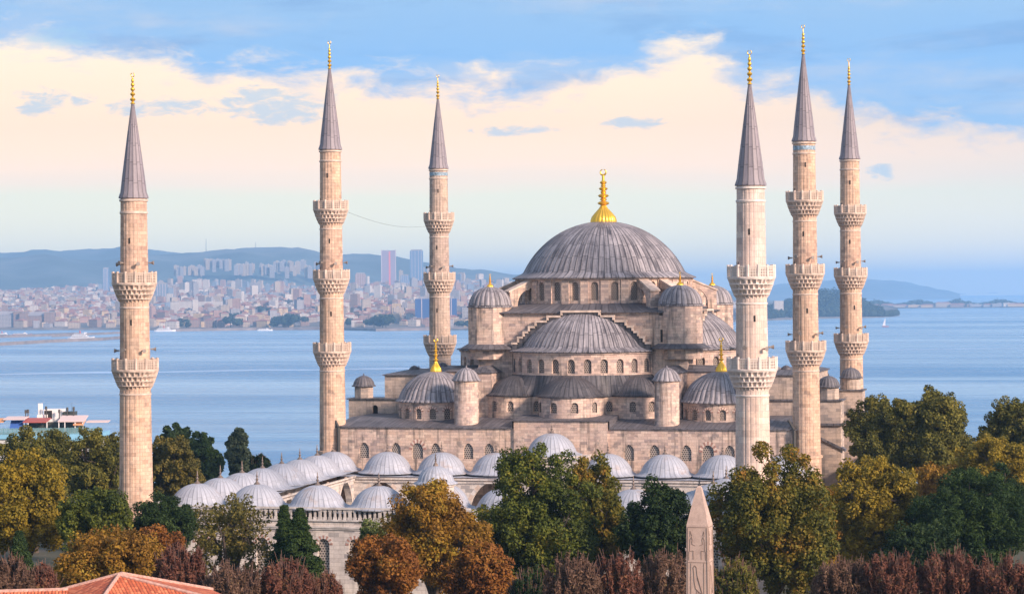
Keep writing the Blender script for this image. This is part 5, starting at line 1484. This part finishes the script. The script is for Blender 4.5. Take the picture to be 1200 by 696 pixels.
simple('far_stripe', (.75, .16, .13), .6); simple('far_stripe_pale', (.55, .47, .47), .7)
simple('tower_glass_blue', (.12, .20, .33), .35); simple('tower_glass_mauve', (.30, .25, .32), .5); simple('hall_blue', (.035, .085, .24), .5)
landmark('skyscraper', 'left twin skyscraper, pinkish with a red vertical stripe', 'tower', 456, 9000, 8.2, 293.5, None, 'tower_glass_mauve', 40, extra=stripe)
landmark('skyscraper', 'right twin skyscraper, plain blue glass', 'tower', 488.5, 9050, 7.6, 294, None, 'tower_glass_blue', 40, extra=crown_box)
landmark('office_tower', 'short dark blue tower between the twin skyscrapers', 'tower', 474.5, 8800, 4.8, 323, None, 'tower_glass_blue', 26, extra=crown_box)
landmark('office_tower', 'broad mauve tower left of the twin skyscrapers', 'tower', 422.5, 8600, 5.8, 321, None, 'block_pink', 26, extra=crown_box)
landmark('office_tower', 'lone blue tower seen left of the far left minaret', 'tower', 124.5, 9000, 3.2, 315, None, 'tower_glass_blue', 24, extra=crown_box)
landmark('office_tower', 'dark slab tower just right of the far left minaret', 'tower', 189.5, 7000, 6.5, 333, None, 'block_blue', 24, extra=crown_box)
landmark('office_tower', 'brownish slab tower beside the dark one', 'tower', 203, 7100, 5, 336, None, 'block_brown', 24, extra=crown_box)
landmark('office_tower', 'slim bluish tower right of the distant slim minaret', 'tower', 541.5, 8300, 3.2, 330, None, 'tower_glass_blue', 22, extra=crown_box)
landmark('office_tower', 'pale tower right of the slim bluish one', 'tower', 556, 8400, 2.6, 329, None, 'block_white', 22, extra=crown_box)
landmark('exhibition_hall', 'big dark blue windowless block behind the distant slim minaret', 'building', 511, 5150, 24, 350, None, 'hall_blue', 60, extra=crown_box)
landmark('warehouse', 'long pale flat roofed shed in the city', 'building', 232, 6300, 28, 353.5, None, 'block_white', 40)
landmark('hotel', 'pale banded building on the shore right of the pale minaret', 'building', 912, 6100, 5.5, 352.5, None, 'block_white', 30)
landmark('apartment_tower', 'white tower block on the crest left of the middle', 'tower', 231, 7900, 5, 327.5, None, 'block_white', 24)
def station(t, w, h, dp):
    for sx in (-1, 1):
        mb = MB(); mb.box(sx * w * .42 - 9, sx * w * .42 + 9, -dp / 2 - 5, dp / 2, 0, h + 8); mb.build('corner_wing', 'block_brown', t)
    mb = MB(); a, b_ = w / 2 + 1, dp / 2 + 1; mb.prism([(-a, -b_, h), (-a, b_, h), (-a, 0, h + 9)], (2 * a, 0, 0)); mb.build('roof', 'far_flat_roof', t)
landmark('station_building', 'long brown waterside building with steep roof at far left', 'building', 44, 5420, 17, 370, None, 'block_brown', 40, extra=station)
landmark('station_building', 'dark grey waterside block at the left edge', 'building', 9, 5430, 16, 369, None, 'block_grey', 40, extra=station)
for p, D, top in ((242, 10900, 280), (300, 10900, 284)):
    pz = zfor(296, p, D) - 25; q = far_pt(p, D, pz); mb = MB(); mb.tube((0, 0, 0), (0, 0, zfor(top, p, D) - pz), 2.2, .8, 6)
    tag(mb.build('radio_mast', 'dark_iron', loc=q), 'thin radio mast on the hill ' + ('crest, the taller one' if p < 270 else 'top, the shorter one'), 'mast')

# trees of the far city
leaf_mat('far_foliage', [(0, (.014, .026, .016)), (.5, (.03, .05, .026)), (1, (.06, .08, .035))])
def far_tree(p, D, w, h, zg, grp='dark trees of the far shore', label='dark tree clump among the far shore buildings'):
    tree_seed[0] += 1; rs = np.random.RandomState(tree_seed[0])
    q = far_pt(p, D, zg); t = thing('tree', label, 'tree', q, 0, grp)
    n = 420; d = rs.normal(size=(n, 3)); d /= np.linalg.norm(d, axis=1, keepdims=True)
    lob = rs.uniform(-.5, .5, (6, 3)) * np.array([w, w, h * .5]); P = lob[rs.randint(6, size=n)] + d * np.array([w * .32, w * .32, h * .3]) * rs.uniform(.5, 1, (n, 1)) + np.array([0, 0, h * .58])
    quads_mesh('crown', P, d, w * .085, .8, 'far_foliage', t, rs)
    mb = MB(); mb.tube((0, 0, -2), (0, 0, h * .6), w * .03, w * .015, 6); mb.build('trunk', 'bark', t, merge=False)
for (p, yb, w, h) in ((30, 372, 26, 20), (52, 371, 26, 22), (305, 366, 44, 26), (264, 372, 42, 26), (280, 370, 34, 22), (338, 380, 44, 30), (330, 374, 40, 26), (345, 377, 36, 24), (270, 378, 40, 22), (448, 380, 40, 34), (452, 388, 36, 26), (438, 384, 36, 22), (215, 378, 30, 20), (400, 383, 34, 20), (575, 381, 44, 18), (550, 380, 40, 16), (320, 383, 30, 16), (100, 364, 26, 18), (425, 368, 30, 16)):
    # stand on the land where it shows at that row
    best = min((abs(zfor(yb + 6, p, shore_d(p) + o) - land_z(p, shore_d(p) + o)), o) for o in range(60, 2600, 40))[1]
    D = shore_d(p) + best; far_tree(p, D, w, h, land_z(p, D))
def woods():
    rs = np.random.RandomState(5); P = []; Nn = []
    def clump(p, D, zg, w, h, n=90):
        d = rs.normal(size=(n, 3)); d /= np.linalg.norm(d, axis=1, keepdims=True)
        q = np.array(far_pt(p, D, zg + h * .5)); P.append(q + d * np.array([w * .5, w * .5, h * .55]) * rs.uniform(.6, 1, (n, 1))); Nn.append(d)
    for i in range(330):                                   # wooded point in the middle distance
        p = rs.uniform(872, 1032); D = shore_d(p) + rs.uniform(60, 900) * (1 if p < 1000 else .5); base = SEA + 4
        hump = 30 * math.exp(-((p - 975) / 60.0) ** 2) * min(1, (D - shore_d(p)) / 500)
        clump(p, D, base - 2, rs.uniform(26, 40), rs.uniform(14, 22) + 2 * hump * (.6 if p > 1015 else 1))
    for i in range(30): p = rs.uniform(1034, 1050); clump(p, shore_d(p) + 90, SEA + 2, 24, rs.uniform(8, 16))
    for i in range(520):
        p = rs.uniform(1000, 1330); D = 9560 + rs.uniform(0, 700) - (p - 1000) * .6; clump(p, D, SEA + 4, rs.uniform(30, 50), rs.uniform(14, 34) * (.7 + .3 * math.sin(p * .13)), 60)
    P = np.concatenate(P); Nn = np.concatenate(Nn)
    o = quads_mesh('distant_wood', P, Nn, 4.2, .8, 'far_foliage', None, rs); tag(o, 'dark wooded capes lining the far side of the bay at right', 'wood', kind='stuff')
    for i in range(16):
        p = [1010, 1022, 1040, 1055, 1072, 1090, 1105, 1122, 1138, 1146, 1160, 1172, 1182, 1190, 965, 978][i]
        D = 9530 - (p - 1000) * .6 if p > 1000 else shore_d(p) + 950
        z = SEA + 4 if p > 1000 else SEA + 34; w = rnd.uniform(34, 80) if p > 1000 else 40; h = rnd.uniform(9, 17)
        mat, roof = pick_kind(300 if p > 1000 else 1500); mb = MB(); block(mb, -w / 2, w / 2, -9, 9, 0, h, roof, 0, 1, 0)
        o = mb.build('shore_house', [mat, 'far_tile' if roof == 'hip' else 'far_flat_roof'], None, loc=far_pt(p, D, z), merge=False); o.rotation_euler.z = BANG
        tag(o, '%s low building among the trees of the far wooded cape' % CITY_LABEL[mat], 'building', '%s buildings on the wooded cape' % CITY_LABEL[mat])
woods()

# ------------------------------------------------------------------ harbour: breakwaters, quays, boats
simple('quay_stone', (.20, .17, .16), .9, var=.3, scale=.05); simple('hull_white', (.75, .73, .71), .5); simple('hull_dark', (.05, .07, .12), .5); simple('hull_red', (.40, .07, .06), .5); simple('boat_window', (.05, .06, .08), .2)
def sea_d(p, py): return (CAM.z - SEA) * FPX / (py - 348 + (p - 600) * math.sin(ROLL) + 3)
def strip(name, label, cat, pts, th, h, mat='quay_stone', wh=9):
    mb = MB(); A = [far_pt(p, sea_d(p, y), 0) for p, y in pts]; top = []; low = []
    P = [[], [], [], []]
    for i, a in enumerate(A):
        d = FW * th
        P[0].append((a[0], a[1], SEA - 2)); P[1].append((a[0] + FW.x * 3, a[1] + FW.y * 3, SEA + h)); P[2].append((a[0] + FW.x * (th - 3), a[1] + FW.y * (th - 3), SEA + h)); P[3].append((a[0] + FW.x * th, a[1] + FW.y * th, SEA - 2))
    mb.grid(P); mb.face([r[0] for r in P]); mb.face([r[-1] for r in P][::-1]); o = mb.build(name, mat); tag(o, label, cat)
strip('breakwater', 'long dark stone breakwater nearest across the water at left', 'breakwater', [(-120, 411), (-40, 407), (0, 405), (60, 401.5), (120, 399), (142, 397)], 30, 5)
strip('breakwater', 'second low breakwater behind the white ferry', 'breakwater', [(60, 395), (100, 393), (142, 391)], 60, 4)
strip('quay', 'low grey quay in front of the waterside station', 'quay', [(-120, 398), (0, 396), (40, 394.5), (80, 393)], 120, 4)
strip('quay', 'thin stone quay along the shore behind the left minarets', 'quay', [(200, 388.4), (300, 387), (395, 386.6), (440, 388), (500, 387.2), (560, 386.2), (640, 386)], 60, 5)
strip('quay', 'stone shore wall around the wooded point at right', 'quay', [(885, 374.5), (930, 373.8), (980, 372), (1030, 371), (1054, 370)], 60, 6)
def ship(label, p, py, L, hull, decks, funnel=True, cat='ferry', name='ferry', rz=0.0):
    D = sea_d(p, py); t = thing(name, label, cat, far_pt(p, D, SEA), BANG + rz)
    mb = MB(); hw = L * .1; sec = []
    for f, wf, lift in ((-.5, .55, .25), (-.42, .9, .1), (0, 1, 0), (.3, .85, .1), (.45, .4, .5), (.5, .03, .8)):
        x = f * L; z = L * .07 * (1 + lift * .6); sec.append([(x, -hw * wf, z), (x, -hw * wf * .8, 0), (x, -hw * wf * .7, -1), (x, hw * wf * .7, -1), (x, hw * wf * .8, 0), (x, hw * wf, z)])
    mb.grid(sec); mb.grid([[s_[0], s_[-1]] for s_ in sec]); mb.face(sec[0]); mb.build('hull', hull, t)
    z = L * .07
    for i in range(decks):
        a = .38 - .06 * i; mb = MB(); mb.box(-L * a, L * (a - .12), -hw * .82, hw * .82, z + .02, z + L * .05); dk = mb.build('deck_cabin', 'hull_white', t)
        mb = MB()
        mb.box(-L * a * .95, L * (a - .14), -hw * .83, hw * .83, z + L * .016, z + L * .035); mb.build('windows', 'boat_window', dk); z += L * .05
    mb = MB(); mb.box(L * .1, L * .2, -hw * .4, hw * .4, z, z + L * .04); mb.build('bridge', 'hull_white', t)
    if funnel: mb = MB(); mb.tube((-L * .04, 0, z), (-L * .06, 0, z + L * .11), L * .03, L * .024, 10); mb.build('funnel', 'hull_red', t)
    mb = MB(); mb.tube((L * .14, 0, z), (L * .14, 0, z + L * .14), .25, .12, 5); mb.build('mast', 'dark_iron', t)
ship('white ferry moored between the two breakwaters', 95, 397.5, 46, 'hull_white', 3)
ship('white ship with a red hull stripe at the quay by the left edge', 25, 393.5, 40, 'hull_red', 1, False, 'ship', 'ship')
ship('small white ship cut by the left edge quay', 3, 394, 34, 'hull_white', 2, True, 'ship', 'ship')
ship('white terminal ship lying right of the far left minaret', 193, 388.5, 44, 'hull_white', 2)
ship('dark blue hulled ferry off the shore between the left minarets', 350, 386.6, 34, 'hull_dark', 1, False)
ship('low white excursion boat at the quay left of the blue ferry', 310, 387.5, 32, 'hull_white', 1, False, 'boat', 'boat')
ship('tiny cargo ship on the bright horizon at right', 1164, 342.0 + 1.6, 190, 'hull_dark', 1, True, 'ship', 'ship')
ship('tiny cargo ship on the bright horizon right of the island', 1127, 344.6, 150, 'hull_dark', 1, True, 'ship', 'ship')
def sailboat():
    p, py = 1037, 383; D = sea_d(p, py); t = thing('sailing_boat', 'little sailing boat alone in the bay at right', 'sailing boat', far_pt(p, D, SEA), BANG)
    mb = MB(); sec = [[(x, -w, 1.6), (x, -w * .6, 0), (x, w * .6, 0), (x, w, 1.6)] for x, w in ((-6, 1.2), (0, 1.9), (4, 1.2), (7, .05))]; mb.grid(sec); mb.grid([[s_[0], s_[-1]] for s_ in sec]); mb.face(sec[0]); mb.build('hull', 'hull_red', t)
    mb = MB(); mb.tube((.5, 0, 1), (.5, 0, 19), .14, .08, 6); mb.build('mast', 'hull_white', t)
    mb = MB(); mb.prism([(.3, -.06, 2.5), (-5.2, .3, 2.6), (.3, -.06, 18.5)], (0, .08, 0)); mb.build('sail', 'hull_white', t)
sailboat()

# ------------------------------------------------------------------ haze over the strait
def haze():
    m = bpy.data.materials.new('haze'); m.use_nodes = True; k = NT(m.node_tree); k.n.clear()
    out = k.node('ShaderNodeOutputMaterial'); v = k.node('ShaderNodeVolumePrincipled')
    v.inputs['Color'].default_value = (.37, .66, 1.0, 1); v.inputs['Density'].default_value = 8.3e-5; v.inputs['Anisotropy'].default_value = 0.1
    k.l.new(v.outputs[0], out.inputs['Volume']); MATS['haze'] = m
    mb = MB()
    c = [CAM + FW * a + RT * l for a, l in ((-3500, -41000), (-3500, 41000), (33000, 41000), (33000, -41000))]
    lo = [(p.x, p.y, -70) for p in c]; hi_ = [(p.x, p.y, 300) for p in c]
    mb.face(lo[::-1]); mb.face(hi_)
    for i in range(4): j = (i + 1) % 4; mb.face([lo[i], lo[j], hi_[j], hi_[i]])
    o = mb.build('haze', 'haze', merge=True); tag(o, 'pale blue air over the strait', 'haze', kind='stuff'); o.display_type = 'BOUNDS'
haze()

# ------------------------------------------------------------------ ship wakes on the strait
def wake(pts, wid):
    mb = MB(); row = []
    for i, (p, y) in enumerate(pts):
        q = far_pt(p, sea_d(p, y), 0); row.append((q[0], q[1]))
    N = len(row); P = []
    for side in (0, 1):
        P.append([(x + FW.x * wid * side * (.5 + .5 * math.sin(2.1 * i) ** 2), y + FW.y * wid * side * (.5 + .5 * math.sin(2.1 * i) ** 2), SEA + .05) for i, (x, y) in enumerate(row)])
    mb.grid(P); tag(mb.build('wake', 'wake_water'), kind='structure')
wake([(-40, 440), (40, 438.6), (100, 437.4), (170, 436.8), (240, 435.6), (300, 434.6), (360, 434), (430, 433.2), (520, 432.6)], 60)
wake([(190, 412), (240, 411), (300, 411.4), (380, 410)], 40)
wake([(430, 452), (520, 450), (600, 449)], 30)
wake([(1010, 410.5), (1070, 410), (1140, 409), (1230, 408.4)], 40)
